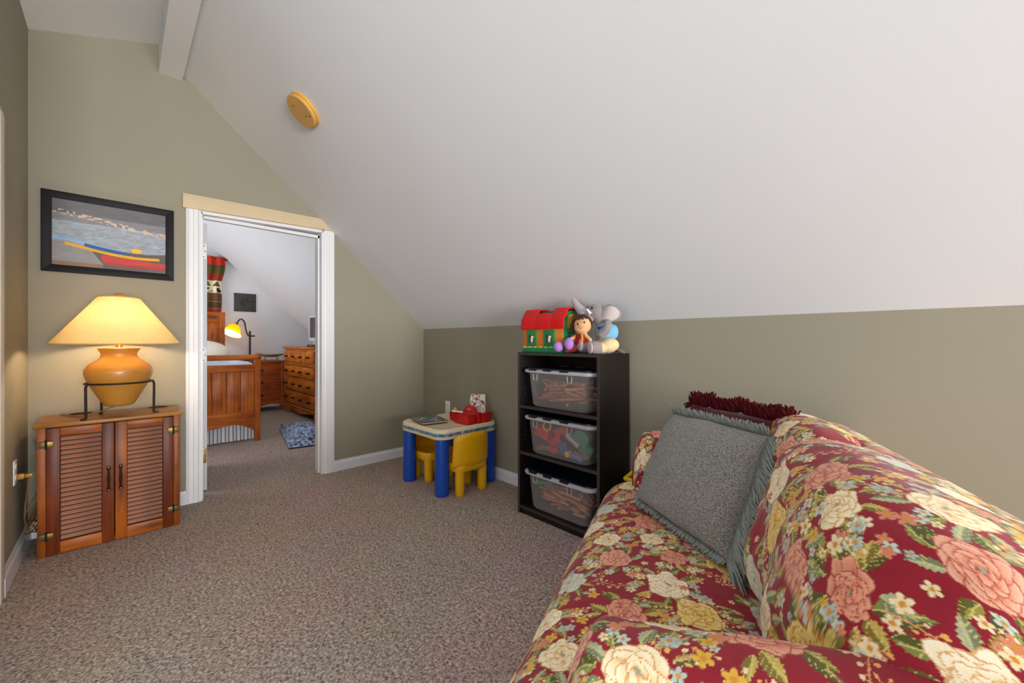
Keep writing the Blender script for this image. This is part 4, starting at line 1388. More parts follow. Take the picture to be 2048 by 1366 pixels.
def floral(S, T):
    """print colours (linear) at cloth coordinates S, T in metres"""
    shp = S.shape
    S, T = S.ravel() * 1.18, T.ravel() * 1.18
    col = np.repeat(L3(RED)[None], len(S), 0) * (0.94 + 0.10 * vnoise(S * 60, T * 60, 3)[:, None])

    def near(p, rad):
        dx = (S - p[0] + TW / 2) % TW - TW / 2
        dy = (T - p[1] + TH_ / 2) % TH_ - TH_ / 2
        ii = np.nonzero((np.abs(dx) < rad) & (np.abs(dy) < rad))[0]
        return ii, dx[ii], dy[ii]

    def put(ii, mask, c):
        if np.ndim(c) == 1:
            col[ii[mask]] = c
        else:
            col[ii[mask]] = c[mask]
    for mo in MOTIFS:
        if mo[0] == 'leaf':
            _, p, a, Ln, Wd, (c1, c2) = mo
            ii, x, y = near(p, Ln * 1.05)
            l = x * math.cos(a) + y * math.sin(a)
            w = -x * math.sin(a) + y * math.cos(a) + 0.10 * l * np.sin(l / Ln * 3)
            u = np.clip(l / Ln, 0, 1)
            half = Wd * np.sin(PI * u ** 0.8) * (1 + 0.12 * np.sin(u * 40))
            m = (l > 0) & (l < Ln) & (np.abs(w) < half)
            c = np.where((w > 0)[:, None], L3(c1), L3(c2))
            c = np.where(((np.abs(w - 0.35 * (u * 0.02)) < 0.0011) | (((u * 6 - np.abs(w) / Wd * 1.3) % 1) < 0.11))[:, None], L3((206, 190, 112)), c)
            put(ii, m, c)
        elif mo[0] == 'sprig':
            _, p, a, Ln, cv, sd = mo
            ii, x, y = near(p, Ln * 1.3)
            l = x * math.cos(a) + y * math.sin(a)
            w = -x * math.sin(a) + y * math.cos(a) - cv * l * l * 0.5
            put(ii, (l > 0) & (l < Ln) & (np.abs(w) < 0.0013), L3((212, 150, 96)))
            rr = random.Random(sd)
            for k in range(7):
                lk = Ln * (0.25 + 0.75 * k / 6)
                wk = (1 if k % 2 else -1) * rr.uniform(0.006, 0.016)
                br = (l > lk - 0.012) & (l < lk) & (np.abs(w - wk * (l - lk + 0.012) / 0.012) < 0.001)
                put(ii, br, L3((212, 150, 96)))
                put(ii, np.hypot(l - lk, (w - wk) * 1.4) < rr.uniform(0.0035, 0.006), L3(rr.choice([(238, 208, 164), (226, 172, 90), (230, 190, 150)])))
        elif mo[0] == 'big':
            _, p, R, ph, (cm, cd_, cl), n = mo
            ii, x, y = near(p, R * 1.3)
            wx = vnoise(x / R * 2.2 + 9 + ph, y / R * 2.2 + 5, 91) - 0.5
            wy = vnoise(x / R * 2.2 + 31, y / R * 2.2 + 17 + ph, 92) - 0.5
            x, y = x + 0.30 * R * wx, (y + 0.30 * R * wy) * 1.12
            r = np.hypot(x, y)
            th = np.arctan2(y, x) + ph
            base_c = np.repeat((L3(cd_) * 0.6 + L3(cm) * 0.4)[None], len(ii), 0)
            put(ii, r < R * 0.62, base_c)
            rr = random.Random(int(ph * 1000))
            for lay_r, cnt, sz in ((0.66, n + 2, 0.40), (0.50, n, 0.36), (0.32, n - 1, 0.30), (0.14, 4, 0.22)):
                a0 = rr.uniform(0, 6.28)
                for q in range(cnt):
                    a = a0 + 2 * PI * q / cnt + rr.uniform(-0.2, 0.2)
                    dd = lay_r * R * rr.uniform(0.85, 1.12)
                    ex = (x - dd * math.cos(a)) * math.cos(a) + (y - dd * math.sin(a)) * math.sin(a)
                    ey = -(x - dd * math.cos(a)) * math.sin(a) + (y - dd * math.sin(a)) * math.cos(a)
                    rho = np.hypot(ex / (sz * R * 0.95), ey / (sz * R * rr.uniform(0.85, 1.15)))
                    tip = np.clip(0.5 + ex / (sz * R * 1.9), 0, 1)
                    stv = 0.5 + 0.5 * np.sin(ey / (R * 0.045) + 4 * ex / R)
                    g = np.clip(tip * 1.25 - 0.30 * stv * (1 - tip), 0, 1)[:, None]
                    c = np.where(g < 0.5, L3(cd_) * (1 - 2 * g) + L3(cm) * 2 * g, L3(cm) * (2 - 2 * g) + L3(cl) * (2 * g - 1))
                    c = np.where((rho > 0.90)[:, None], L3(cd_) * 0.75 + L3(cm) * 0.25, c)
                    put(ii, rho < 1.0, c)
            put(ii, r < R * 0.09, np.repeat(L3((150, 156, 130))[None], len(ii), 0))
        else:
            _, p, R, ph, cc = mo
            ii, x, y = near(p, R * 1.2)
            r = np.hypot(x, y)
            th = np.arctan2(y, x) + ph
            lim = R * (0.48 + 0.52 * np.abs(np.cos(2.5 * th)))
            c = np.repeat(L3(cc)[None], len(ii), 0) * (0.85 + 0.25 * (r / R))[:, None]
            c = np.where((r < 0.28 * R)[:, None], L3((206, 140, 40)), c)
            c = np.where((np.abs(r - lim) < 0.0012)[:, None], L3(cc) * 0.5, c)
            put(ii, r < lim, c)
    return np.clip(col, 0, 1).reshape(shp + (3,))


M_FLORAL = attr_mat('floral_cotton', 0.72, weave=0.35, spec=0.25, sheen=0.15)
SOFA_O = np.array([3.27, -0.295, 0.0])
SOFA_R = math.radians(201.9)
sofa = thing('loveseat', 'loveseat in a red floral slipcover standing beside the bookcase', 'sofa', tuple(SOFA_O), SOFA_R)


def cloth(name, P, so=0.0, to=0.0, wrap=False, parent=sofa, rot=False):
    """grid of cloth: print coordinates follow the arc lengths of the grid"""
    di = np.linalg.norm(np.diff(P, axis=0), axis=2)
    dj = np.linalg.norm(np.diff(P, axis=1), axis=2)
    S = np.concatenate([np.zeros((1, P.shape[1])), np.cumsum(di, 0)], 0)
    S = S - S[P.shape[0] // 2][None] + so + 1.0
    mid = np.argmax(dj.sum(1))
    tt = np.concatenate([[0], np.cumsum(dj[mid])])
    T = np.repeat(tt[None], P.shape[0], 0) + to
    if rot:
        S, T = T, S
    return grid(name, P, M_FLORAL, parent, wrap, floral(S, T))


def resample(poly, n):
    p = np.array([tuple(q) for q in smooth_path([(a, b, 0) for a, b in poly], 10)])[:, :2]
    d = np.concatenate([[0], np.cumsum(np.hypot(*np.diff(p, axis=0).T))])
    t = np.linspace(0, d[-1], n)
    return np.stack([np.interp(t, d, p[:, 0]), np.interp(t, d, p[:, 1])], 1)


def wob(a, b, amp, seed, sc=6):
    return amp * (vnoise(a * sc + 7, b * sc + 3, seed) - 0.5)


# seat: crowned cushion, rolled front, skirt down to the floor; runs in front of the arms
pr = resample([(0.02, 0.40), (0.2, 0.445), (0.45, 0.462), (0.66, 0.452), (0.77, 0.425), (0.825, 0.375), (0.845, 0.31), (0.84, 0.24), (0.835, 0.12), (0.84, 0.02)], 420)
ys = np.linspace(-0.215, 1.335, 520)
Y, I = np.meshgrid(ys, np.arange(len(pr)), indexing='ij')
X, Z = pr[I, 0], pr[I, 1]
e = np.clip(np.minimum(Y + 0.215, 1.335 - Y) / 0.12, 0, 1)
round_ = np.sqrt(np.clip(1 - (1 - e) ** 2, 0, 1))
Z2_ = np.where(Z > 0.3, 0.30 + (Z - 0.30) * (0.25 + 0.75 * round_), Z)
X2_ = X - 0.05 * (1 - round_) * (X > 0.6) + wob(Y, Z * 2, 0.02, 6, 5) * (Z < 0.42)
Z2_ = Z2_ + wob(X, Y, 0.014, 5, 7) * (X < 0.8)
cloth('seat_cushion', np.stack([X2_, Y, Z2_], -1), 0.10, 0.05)


def arm(y_in, y_out, so, nx, npr, dx=0.0, dz=0.0, name='arm'):
    """rolled arm, inner side at y_in; profile swept from the back to the rounded front"""
    s = 1 if y_out > y_in else -1
    w = abs(y_out - y_in)
    prof = resample([(0.0, 0.30), (0.0, 0.45), (0.004, 0.56), (0.03, 0.632), (0.085, 0.66), (0.15, 0.652), (0.20, 0.61), (w, 0.52), (w, 0.35), (w - 0.005, 0.02)], npr)
    xs = np.concatenate([np.linspace(-0.14, 0.585, nx), 0.585 + 0.06 * np.sin(np.linspace(0, PI / 2, 40)[1:])])
    Xg, I = np.meshgrid(xs, np.arange(len(prof)), indexing='ij')
    k = np.sqrt(np.clip(1 - ((Xg - 0.585).clip(0) / 0.0605) ** 2, 0, 1))
    k = 0.45 + 0.55 * k
    Yg = prof[I, 0]
    Zg = prof[I, 1]
    Yg = w / 2 + (Yg - w / 2) * k
    up = np.clip((0.62 - Xg) / 0.62, 0, 1)
    Zg = np.where(Zg > 0.4, 0.4 + (Zg - 0.4) * k, Zg) + (Zg > 0.45) * 0.075 * up ** 1.2 * np.clip((Zg - 0.45) / 0.15, 0, 1)
    Zg = Zg + wob(Xg, Yg * 2, 0.012, 8, 8) + dz * np.clip((Zg - 0.4) / 0.2, 0, 1)
    Xg = Xg + dx
    a = cloth(name, np.stack([Xg, y_in + s * Yg, Zg], -1), so, 0.2)
    # front panel closing the arm, edged with piping
    last = np.stack([Xg[-1], y_in + s * Yg[-1], Zg[-1]], -1)
    c = np.array([last[:, 0].mean() + 0.004, last[:, 1].mean(), 0.35])
    tt = np.linspace(1, 0, 70)[:, None, None]
    Pp = c + (last[None] - c) * tt
    Sx, Ty = Pp[..., 1] + so, Pp[..., 2] + 0.3
    grid('front_panel', Pp, M_FLORAL, a, False, floral(Sx, Ty))
    pip = [tuple(q + np.array([0.002, 0, 0])) for q in last[::6]]
    tb = MB().tube(pip, 0.0045, 6)
    tb.build('piping', plain('piping_red', (132, 24, 36), 0.7, var=0.3, scale=40), a, angle=180)
    return a


arm(1.125, 1.36, 0.31, 400, 500)
arm(-0.015, -0.235, 0.52, 130, 200, 0.05, 0.03)

# back frame: slab with a rolled top behind the cushions
pf = resample([(0.06, 0.30), (0.05, 0.55), (0.03, 0.72), (-0.02, 0.785), (-0.09, 0.79), (-0.15, 0.74), (-0.165, 0.55), (-0.17, 0.03)], 180)
ys = np.linspace(-0.235, 1.36, 330)
Y, I = np.meshgrid(ys, np.arange(len(pf)), indexing='ij')
e = np.clip(np.minimum(Y + 0.235, 1.36 - Y) / 0.10, 0, 1)
rd = np.sqrt(np.clip(1 - (1 - e) ** 2, 0, 1))
Zf = np.where(pf[I, 1] > 0.6, 0.6 + (pf[I, 1] - 0.6) * (0.35 + 0.65 * rd), pf[I, 1])
cloth('back_frame', np.stack([pf[I, 0] + 0 * Y, Y, Zf], -1), 0.2, 0.45)


def back_cushion(ya, yb, cx, cz, hx, hz, tilt, so, to, seed, n, mth, cu=0.0):
    t = np.sin(np.linspace(-PI / 2, PI / 2, n))
    th = np.linspace(0, 2 * PI, mth, endpoint=False) + 2.6
    Tt, A = np.meshgrid(t, th, indexing='ij')
    sc = np.clip(1 - np.abs(Tt) ** 4, 0, 1) ** 0.46
    ca, sa = np.cos(A), np.sin(A)
    px_ = hx * np.sign(ca) * np.abs(ca) ** 0.72
    pz_ = hz * np.sign(sa) * np.abs(sa) ** 0.62
    px_, pz_ = px_ * sc, pz_ * (0.55 + 0.45 * sc)
    xx = cx + px_ * math.cos(tilt) - pz_ * math.sin(tilt) + cu * Tt
    zz = cz + px_ * math.sin(tilt) + pz_ * math.cos(tilt)
    yy = (ya + yb) / 2 + (yb - ya) / 2 * Tt
    nx = wob(yy * 1.0, zz, 0.022, seed, 7) + wob(yy + zz, zz - yy, 0.012, seed + 1, 17)
    P = np.stack([xx + nx, yy, zz + wob(yy, xx, 0.016, seed + 2, 6)], -1)
    return cloth('back_cushion', P, so, to, wrap=True)


back_cushion(-0.02, 0.52, 0.105, 0.640, 0.120, 0.220, 0.20, 0.0, 0.35, 30, 190, 320)
back_cushion(0.495, 1.24, 0.135, 0.645, 0.170, 0.232, 0.26, 0.37, 0.12, 40, 400, 600)

# ================================================================== cushions on the sofa
def sofa_w(v, y, z):
    c, s = math.cos(SOFA_R), math.sin(SOFA_R)
    return SOFA_O + np.array([v * c - y * s, v * s + y * c, z])


def fringed_pillow(name, corners, thick, label, m_body, m_fr, fr_sides, nrm_sign=1, seed=1, shag=0.0):
    """corners: BL, BR, TR, TL in world space"""
    BL, BR, TR, TL = [np.array(c) for c in corners]
    cen = (BL + BR + TR + TL) / 4
    base = np.array([cen[0], cen[1], min(BL[2], BR[2])])
    t = thing(name, label, 'cushion', tuple(base))
    BL, BR, TR, TL = BL - base, BR - base, TR - base, TL - base
    nrm = np.cross(BR - BL, TL - BL)
    nrm = nrm / np.linalg.norm(nrm) * nrm_sign
    n = 70
    u, v = np.meshgrid(np.linspace(0, 1, n), np.linspace(0, 1, n), indexing='ij')
    flat = (BL * (1 - u)[..., None] * (1 - v)[..., None] + BR * u[..., None] * (1 - v)[..., None] + TR * u[..., None] * v[..., None] + TL * (1 - u)[..., None] * v[..., None])
    c2 = cen - base
    pin = 1 - 0.05 * (np.abs(2 * u - 1) * np.abs(2 * v - 1)) - 0.10 * (1 - (2 * u - 1) ** 2) * (np.abs(2 * v - 1) ** 6) * 0.5 - 0.10 * (1 - (2 * v - 1) ** 2) * (np.abs(2 * u - 1) ** 6) * 0.5
    flat = c2 + (flat - c2) * pin[..., None]
    hgt = thick * (np.clip(1 - (2 * u - 1) ** 2, 0, 1) ** 0.42) * (np.clip(1 - (2 * v - 1) ** 2, 0, 1) ** 0.42)
    hgt = hgt + wob(u, v, 0.016, seed, 5) * (hgt > 0.01)
    F = flat + hgt[..., None] * nrm
    B = flat - 0.8 * hgt[..., None] * nrm
    grid('front', F, m_body, t)
    grid('back', B[::-1], m_body, t)
    # fringe strands, many thin tufts along the seams
    r = random.Random(seed)
    m = MB()
    seams = {'bottom': flat[:, 0], 'right': flat[-1, :], 'top': flat[::-1, -1], 'left': flat[0, ::-1]}
    edges = {'bottom': (BL, BR, TL - BL), 'right': (BR, TR, BL - BR), 'top': (TR, TL, BL - TL), 'left': (TL, BL, BR - BL)}
    for sd, (cnt, ln, droop, flop) in fr_sides.items():
        a, b, inw = edges[sd]
        out = -inw / np.linalg.norm(inw)
        for i in range(cnt):
            q = (i + r.random()) / cnt
            p = seams[sd][min(n - 1, int(q * (n - 1) + 0.5))] + np.array([0, 0, shag * (math.sin(q * 17) * 0.5 + math.sin(q * 41 + 1) * 0.5 + r.uniform(-0.6, 0.6))])
            L = ln * r.uniform(0.75, 1.15)
            d = out * r.uniform(0.6, 1.2) + nrm * (flop + r.uniform(-0.25, 0.25)) + np.array([0, 0, -droop * r.uniform(0.7, 1.2)]) + (b - a) / np.linalg.norm(b - a) * r.uniform(-0.25, 0.25)
            d = d / np.linalg.norm(d)
            p1 = p + d * L * 0.5 + nrm * r.uniform(-0.004, 0.006)
            p2 = p1 + (d + np.array([0, 0, -droop * 0.5]) + nrm * r.uniform(-0.2, 0.2)) * L * 0.5
            m.tube([tuple(p), tuple(p1), tuple(p2)], 0.0036, 5, [1.0, 1.1, 0.7])
    stuff(m.build('fringe', m_fr, t, angle=180))
    return t


M_GP = plain('chenille_grey', (138, 135, 126), 0.95, var=0.62, scale=270, bump=1.0, bscale=240, spec=0.1, sheen=0.3)
M_GF = plain('fringe_grey', (134, 138, 132), 0.95, var=0.35, scale=160, spec=0.1)
cs_ = [sofa_w(0.655, 0.19, 0.475), sofa_w(0.355, 0.575, 0.475), sofa_w(0.195, 0.255, 0.802), sofa_w(0.520, 0.005, 0.818)]
fringed_pillow('grey_pillow', cs_, 0.085, 'grey chenille pillow with a long fringe leaning in the sofa corner', M_GP, M_GF,
               {'right': (620, 0.105, 0.6, 0.3), 'top': (260, 0.036, 0.15, 0.7), 'left': (120, 0.022, 0.2, 0.3), 'bottom': (150, 0.026, 0.1, 0.4)}, 1, 3)
M_MP = plain('chenille_maroon', (80, 20, 24), 0.95, var=0.35, scale=200, bump=0.6, bscale=300, spec=0.1, sheen=0.3)
cs_ = [sofa_w(0.50, 0.05, 0.50), sofa_w(0.21, 0.30, 0.50), sofa_w(0.105, 0.175, 0.835), sofa_w(0.455, -0.02, 0.862)]
fringed_pillow('maroon_pillow', cs_, 0.045, 'maroon chenille pillow with a shaggy fringe behind the grey one', M_MP, plain('fringe_maroon', (78, 20, 24), 0.95, var=0.4, scale=150, spec=0.1),
               {'top': (900, 0.048, 0.1, 0.15), 'right': (320, 0.06, 0.4, 0.2), 'left': (90, 0.03, 0.3, 0.2)}, 1, 8, 0.012)

# yellow plastic toy handle showing between the bookcase and the sofa arm
yt = thing('yellow_toy_truck', 'yellow plastic toy box with sloped rim between bookcase and sofa', 'toy', (2.50, -0.115, 0))
yb_ = MB().bx(-0.10, 0.10, -0.09, 0.09, 0.0, 0.36)
yb_.build('box', plain('toy_olive', (112, 104, 48), 0.5, alpha=1.0), yt, bevel=0.008)
rm = MB()
rr = [(-0.105, -0.095, 0.36), (0.105, -0.095, 0.36), (0.105, 0.095, 0.40), (-0.105, 0.095, 0.40)]
rm.tube(rr + [rr[0]], 0.012, 8)
rm.build('rim', plain('toy_bright_yellow', (224, 190, 10), 0.4), yt, angle=60)

# ================================================================== bedroom beyond the doorway
W_BED = wood('bed_wood_v', (110, 48, 10), (184, 98, 34), 'Z')
W_BEDH = wood('bed_wood_h', (110, 48, 10), (188, 100, 34), 'Y')
W_DRX = wood('dresser_wood_x', (126, 58, 10), (206, 118, 36), 'X')
W_DRF = wood('dresser_front_x', (140, 66, 10), (216, 124, 36), 'X')
W_LOW = wood('low_dresser_wood', (116, 48, 14), (176, 88, 32), 'Y')
M_KNOB = plain('bronze_knob', (52, 34, 22), 0.3, metal=0.7)


def bed():
    xf, xh, yr, yl = -1.72, -3.86, -1.07, -2.60
    t = thing('sleigh_bed', 'wooden bed with panelled footboard seen through the doorway', 'bed', (xf, yr, 0))
    L = xh - xf
    Wd = yl - yr
    # footboard
    fb = MB()
    for y in (0.0, Wd):
        pass
    for y0 in (-0.056, Wd):
        pts = [(0.028, 0.0), (0.028, 0.82), (0.045, 0.90), (0.085, 0.945), (0.08, 0.985), (0.03, 0.985), (-0.01, 0.94), (-0.028, 0.86), (-0.028, 0.0)]
        MB().prism([(a, b) for a, b in pts], 'y', y0, y0 + 0.056).build('post', W_BED, t, bevel=0.004)
    w0, w1 = Wd + 0.056, -0.056
    MB().cyl((0.048, w0, 0.945), (0.048, w1, 0.945), 0.030, n=20).build('top_rail', W_BEDH, t)
    MB().bx(-0.018, 0.020, w0, w1, 0.782, 0.862).build('rail', W_BEDH, t, bevel=0.003)
    nb = 11
    for i in range(nb):
        a = w0 + (w1 - w0) * i / nb
        b = w0 + (w1 - w0) * (i + 1) / nb
        MB().bx(-0.008, 0.008, a + 0.002, b - 0.002, 0.335, 0.785).build('board', W_BED, t, bevel=0.004)
    MB().bx(-0.014, -0.008, w0, w1, 0.335, 0.785).build('backing', plain('bed_backing', (80, 36, 12), 0.6), t)
    MB().bx(-0.016, 0.022, w0, w1, 0.225, 0.340).build('rail', W_BEDH, t, bevel=0.003)
    ap = [(w0, 0.228), (w1, 0.228), (w1, 0.12)]
    for k in range(1, 12):
        q = k / 12
        ap.append((w1 - q * 0.42, 0.12 + 0.085 * math.sin(min(1, q * 2.2) * PI / 2) - 0.03 * max(0, q - 0.6) / 0.4))
    ap += [(w1 - 0.45, 0.185), (w1 - 0.52, 0.172), (w1 - 0.75, 0.145), (w0 + 0.5, 0.145), (w0 + 0.2, 0.19), (w0, 0.12)]
    MB().prism(ap, 'x', -0.012, 0.016).build('apron', W_BEDH, t)
    # headboard
    MB().bx(L - 0.03, L + 0.03, -0.065, 0.0, 0, 1.56).build('head_post', W_BED, t, bevel=0.004)
    MB().bx(L - 0.03, L + 0.03, Wd, Wd + 0.065, 0, 1.56).build('head_post', W_BED, t, bevel=0.004)
    for i in range(8):
        a = Wd + 0.065 + (-0.13 - Wd) * i / 8
        b = Wd + 0.065 + (-0.13 - Wd) * (i + 1) / 8
        MB().bx(L - 0.012, L + 0.012, a + 0.002, b - 0.002, 0.4, 1.42).build('head_board', W_BED, t, bevel=0.004)
    hr = MB().bx(L - 0.03, L + 0.032, Wd + 0.06, -0.06, 1.40, 1.56).build('head_rail', W_BEDH, t, bevel=0.006)
    # small dark letters-and-figures plaque line painted on the head rail
    for i in range(7):
        MB().bx(L + 0.032, L + 0.034, -0.13 - i * 0.036, -0.108 - i * 0.036, 1.462, 1.49).build('carving', plain('carving_dark', (60, 34, 18), 0.6), hr)
    # bedding
    mt = MB().bx(L + 0.06, -0.04, Wd + 0.03, -0.03, 0.42, 0.80)
    mt.build('mattress', plain('mattress_cover', (222, 224, 230), 0.85), t, bevel=0.05, seg=4)
    skm = bpy.data.materials.new('bed_skirt_stripe')
    nt, b = nodes_of(skm)
    tc = nt.nodes.new('ShaderNodeTexCoord')
    wv = nt.nodes.new('ShaderNodeTexWave')
    wv.bands_direction = 'Y'
    wv.inputs['Scale'].default_value = 9.0
    wv.inputs['Distortion'].default_value = 0.6
    nt.links.new(tc.outputs['Object'], wv.inputs['Vector'])
    cr = nt.nodes.new('ShaderNodeValToRGB')
    cr.color_ramp.elements[0].color = lin((84, 78, 80)) + (1,)
    cr.color_ramp.elements[0].position = 0.06
    cr.color_ramp.elements[1].color = lin((206, 206, 212)) + (1,)
    cr.color_ramp.elements[1].position = 0.22
    nt.links.new(wv.outputs['Fac'], cr.inputs['Fac'])
    nt.links.new(cr.outputs['Color'], b.inputs['Base Color'])
    b.inputs['Roughness'].default_value = 0.9
    ys = np.linspace(Wd + 0.04, -0.04, 220)
    zs = np.linspace(0.015, 0.42, 8)
    Yg, Zg = np.meshgrid(ys, zs, indexing='ij')
    Xg = -0.07 + 0.010 * np.sin(Yg * 95) * (1 - 0.6 * Zg / 0.42)
    grid('bed_skirt', np.stack([Xg, Yg, Zg], -1), skm, t)
    MB().bx(L + 0.03, -0.06, Wd + 0.005, Wd + 0.03, 0.2, 0.36).build('side_rail', W_BED, t)
    MB().bx(L + 0.03, -0.06, -0.03, -0.005, 0.2, 0.36).build('side_rail', W_BED, t)
    # comforter and pillow are lifted off separately
    q = thing('comforter', 'pale blue comforter spread over the wooden bed', 'comforter', (xf - 0.05, yr - 0.03, 0.80))
    xs = np.linspace(0.0, L + 0.55, 90)
    yy = np.linspace(Wd + 0.06, 0.0, 90)
    Xc, Yc = np.meshgrid(xs, yy, indexing='ij')
    e = np.clip(np.minimum(np.minimum(-Xc, -Yc), Yc - Wd - 0.06) / 0.08, 0, 1)
    Zc = 0.012 + 0.075 * np.sqrt(1 - (1 - e) ** 2) + wob(Xc * 3, Yc * 3, 0.05, 61, 3) * e
    grid('cloth', np.stack([Xc, Yc, Zc], -1), plain('comforter_blue', (196, 206, 226), 0.85, var=0.06, scale=6), q)
    p = thing('bed_pillow', 'white pillow propped against the wooden headboard', 'pillow', (xh + 0.30, -1.40, 0.83))
    m = MB().ell((0, 0, 0.14), (0.10, 0.34, 0.20), Matrix.Rotation(math.radians(-38), 3, 'Y'), 26, 16)
    m.build('pillow_case', plain('pillow_white', (236, 228, 212), 0.85, var=0.04), p, angle=180)


bed()


def tall_dresser():
    x0, x1, yf, H = -3.66, -2.26, -0.30, 1.04
    t = thing('tall_dresser', 'tall honey wood dresser with many brass knobs along the bedroom knee wall', 'dresser', ((x0 + x1) / 2, yf, 0))
    hw, D = (x1 - x0) / 2, 0.45
    MB().bx(-hw, hw, 0.012, D, 0.13, H - 0.03).build('body', W_DRX, t, bevel=0.003)
    MB().bx(-hw - 0.03, hw + 0.03, -0.03, D, H - 0.032, H).build('top', W_DRX, t, bevel=0.010, seg=3)
    MB().bx(-hw - 0.01, hw + 0.01, -0.02, 0.02, 0.765, 0.79).build('waist_moulding', W_DRX, t, bevel=0.007, seg=3)
    MB().bx(-hw - 0.01, hw + 0.01, -0.02, 0.02, 0.13, 0.155).build('base_moulding', W_DRX, t, bevel=0.007, seg=3)
    for s in (-1, 1):
        for yy in (0.01, D - 0.09):
            a = s * hw
            MB().bx(min(a, a - s * 0.10), max(a, a - s * 0.10), yy, yy + 0.08, 0.0, 0.14).build('foot', W_DRX, t, bevel=0.012)
    ap = [(-hw + 0.08, 0.14), (hw - 0.08, 0.14)] + [(hw - 0.08 - (2 * hw - 0.16) * k / 16, 0.075 - 0.035 * math.sin(PI * k / 16) + 0.03 * abs(math.cos(PI * k / 16))) for k in range(17)]
    MB().prism(ap, 'y', 0.0, 0.02).build('apron', W_DRX, t)
    rows = [(0.80, 0.985, (-hw + 0.02, -hw + 0.36, hw - 0.36, hw - 0.02)), (0.585, 0.755, (-hw + 0.02, 0.0, hw - 0.02)), (0.375, 0.570, (-hw + 0.02, 0.0, hw - 0.02)), (0.165, 0.360, (-hw + 0.02, 0.0, hw - 0.02))]
    for z0, z1, xs in rows:
        for a, b in zip(xs[:-1], xs[1:]):
            d = MB().bx(a + 0.008, b - 0.008, -0.018, 0.014, z0 + 0.006, z1 - 0.006).build('drawer', W_DRF, t, bevel=0.012, seg=2)
            kx = [(a + b) / 2] if b - a < 0.4 else [a + (b - a) * 0.24, a + (b - a) * 0.76]
            for x in kx:
                k = MB().lathe([(0.0, 0.0), (0.024, 0.0), (0.020, 0.005), (0.009, 0.010), (0.009, 0.020), (0.018, 0.030), (0.014, 0.040), (0.0, 0.042)], 14)
                k.v = [(x + p[0], -0.018 - p[2], (z0 + z1) / 2 + p[1]) for p in k.v]
                k.build('knob', M_KNOB, d)


tall_dresser()


def low_dresser():
    xf, y0, y1, H = -3.75, -0.98, -0.285, 0.81
    t = thing('low_dresser', 'low reddish wood chest of three drawers at the foot of the bedroom far wall', 'dresser', (xf, (y0 + y1) / 2, 0))
    hw = (y1 - y0) / 2
    MB().bx(-0.50, -0.016, -hw, hw, 0.12, H - 0.03).build('body', W_LOW, t, bevel=0.003)
    MB().bx(-0.51, 0.02, -hw - 0.012, hw + 0.012, H - 0.03, H).build('top', W_LOW, t, bevel=0.006)
    for s in (-1, 1):
        a = s * hw
        MB().bx(-0.06, 0.0, min(a, a - s * 0.05), max(a, a - s * 0.05), 0.0, H - 0.03).build('corner_post', W_LOW, t, bevel=0.003)
    MB().prism([(-hw + 0.05, 0.16), (hw - 0.05, 0.16), (hw - 0.05, 0.10), (hw - 0.2, 0.125), (0, 0.09), (-hw + 0.2, 0.125), (-hw + 0.05, 0.10)], 'x', -0.03, -0.006).build('apron', W_LOW, t)
    for z0, z1 in ((0.585, 0.74), (0.375, 0.555), (0.175, 0.35)):
        d = MB().bx(-0.024, -0.004, -hw + 0.055, hw - 0.055, z0, z1).build('drawer', W_LOW, t, bevel=0.006)
        for yy in (-0.19, 0.03):
            k = MB().lathe([(0.0, 0.0), (0.012, 0.0), (0.008, 0.010), (0.017, 0.022), (0.012, 0.032), (0.0, 0.033)], 12)
            k.v = [(-0.004 + p[2], yy + p[0], (z0 + z1) / 2 + p[1]) for p in k.v]
            k.build('knob', M_KNOB, d)
        MB().bx(-0.022, -0.002, -hw + 0.05, hw - 0.05, z1 + 0.006, z1 + 0.022).build('rail', W_LOW, t)


low_dresser()

# wooden boat tray on little legs, on the low dresser
tr = thing('wooden_tray', 'shallow boat shaped wooden tray on wire legs on the low dresser', 'tray', (-3.92, -0.43, 0.81))
s = MB()
P = []
n, m_ = 20, 8
for i in range(n + 1):
    u = -1 + 2 * i / n
    for k in range(m_ + 1):
        v = -1 + 2 * k / m_
        P.append((0.09 * v * (1 - 0.75 * u * u), 0.17 * u, 0.055 + 0.03 * u * u + 0.03 * v * v * (1 - 0.5 * u * u)))
s.add(P, [(i * (m_ + 1) + k, (i + 1) * (m_ + 1) + k, (i + 1) * (m_ + 1) + k + 1, i * (m_ + 1) + k + 1) for i in range(n) for k in range(m_)])
so = s.build('dish', wood('tray_wood', (70, 50, 26), (150, 116, 66), 'Y'), tr, angle=180)
so.modifiers.new('thick', 'SOLIDIFY').thickness = 0.012
for yy in (-0.09, 0.09):
    for xx in (-0.045, 0.045):
        MB().cyl((xx, yy, 0.0), (xx * 0.8, yy, 0.066), 0.004, n=6).build('leg', plain('wire_black', (30, 28, 26), 0.5), tr)


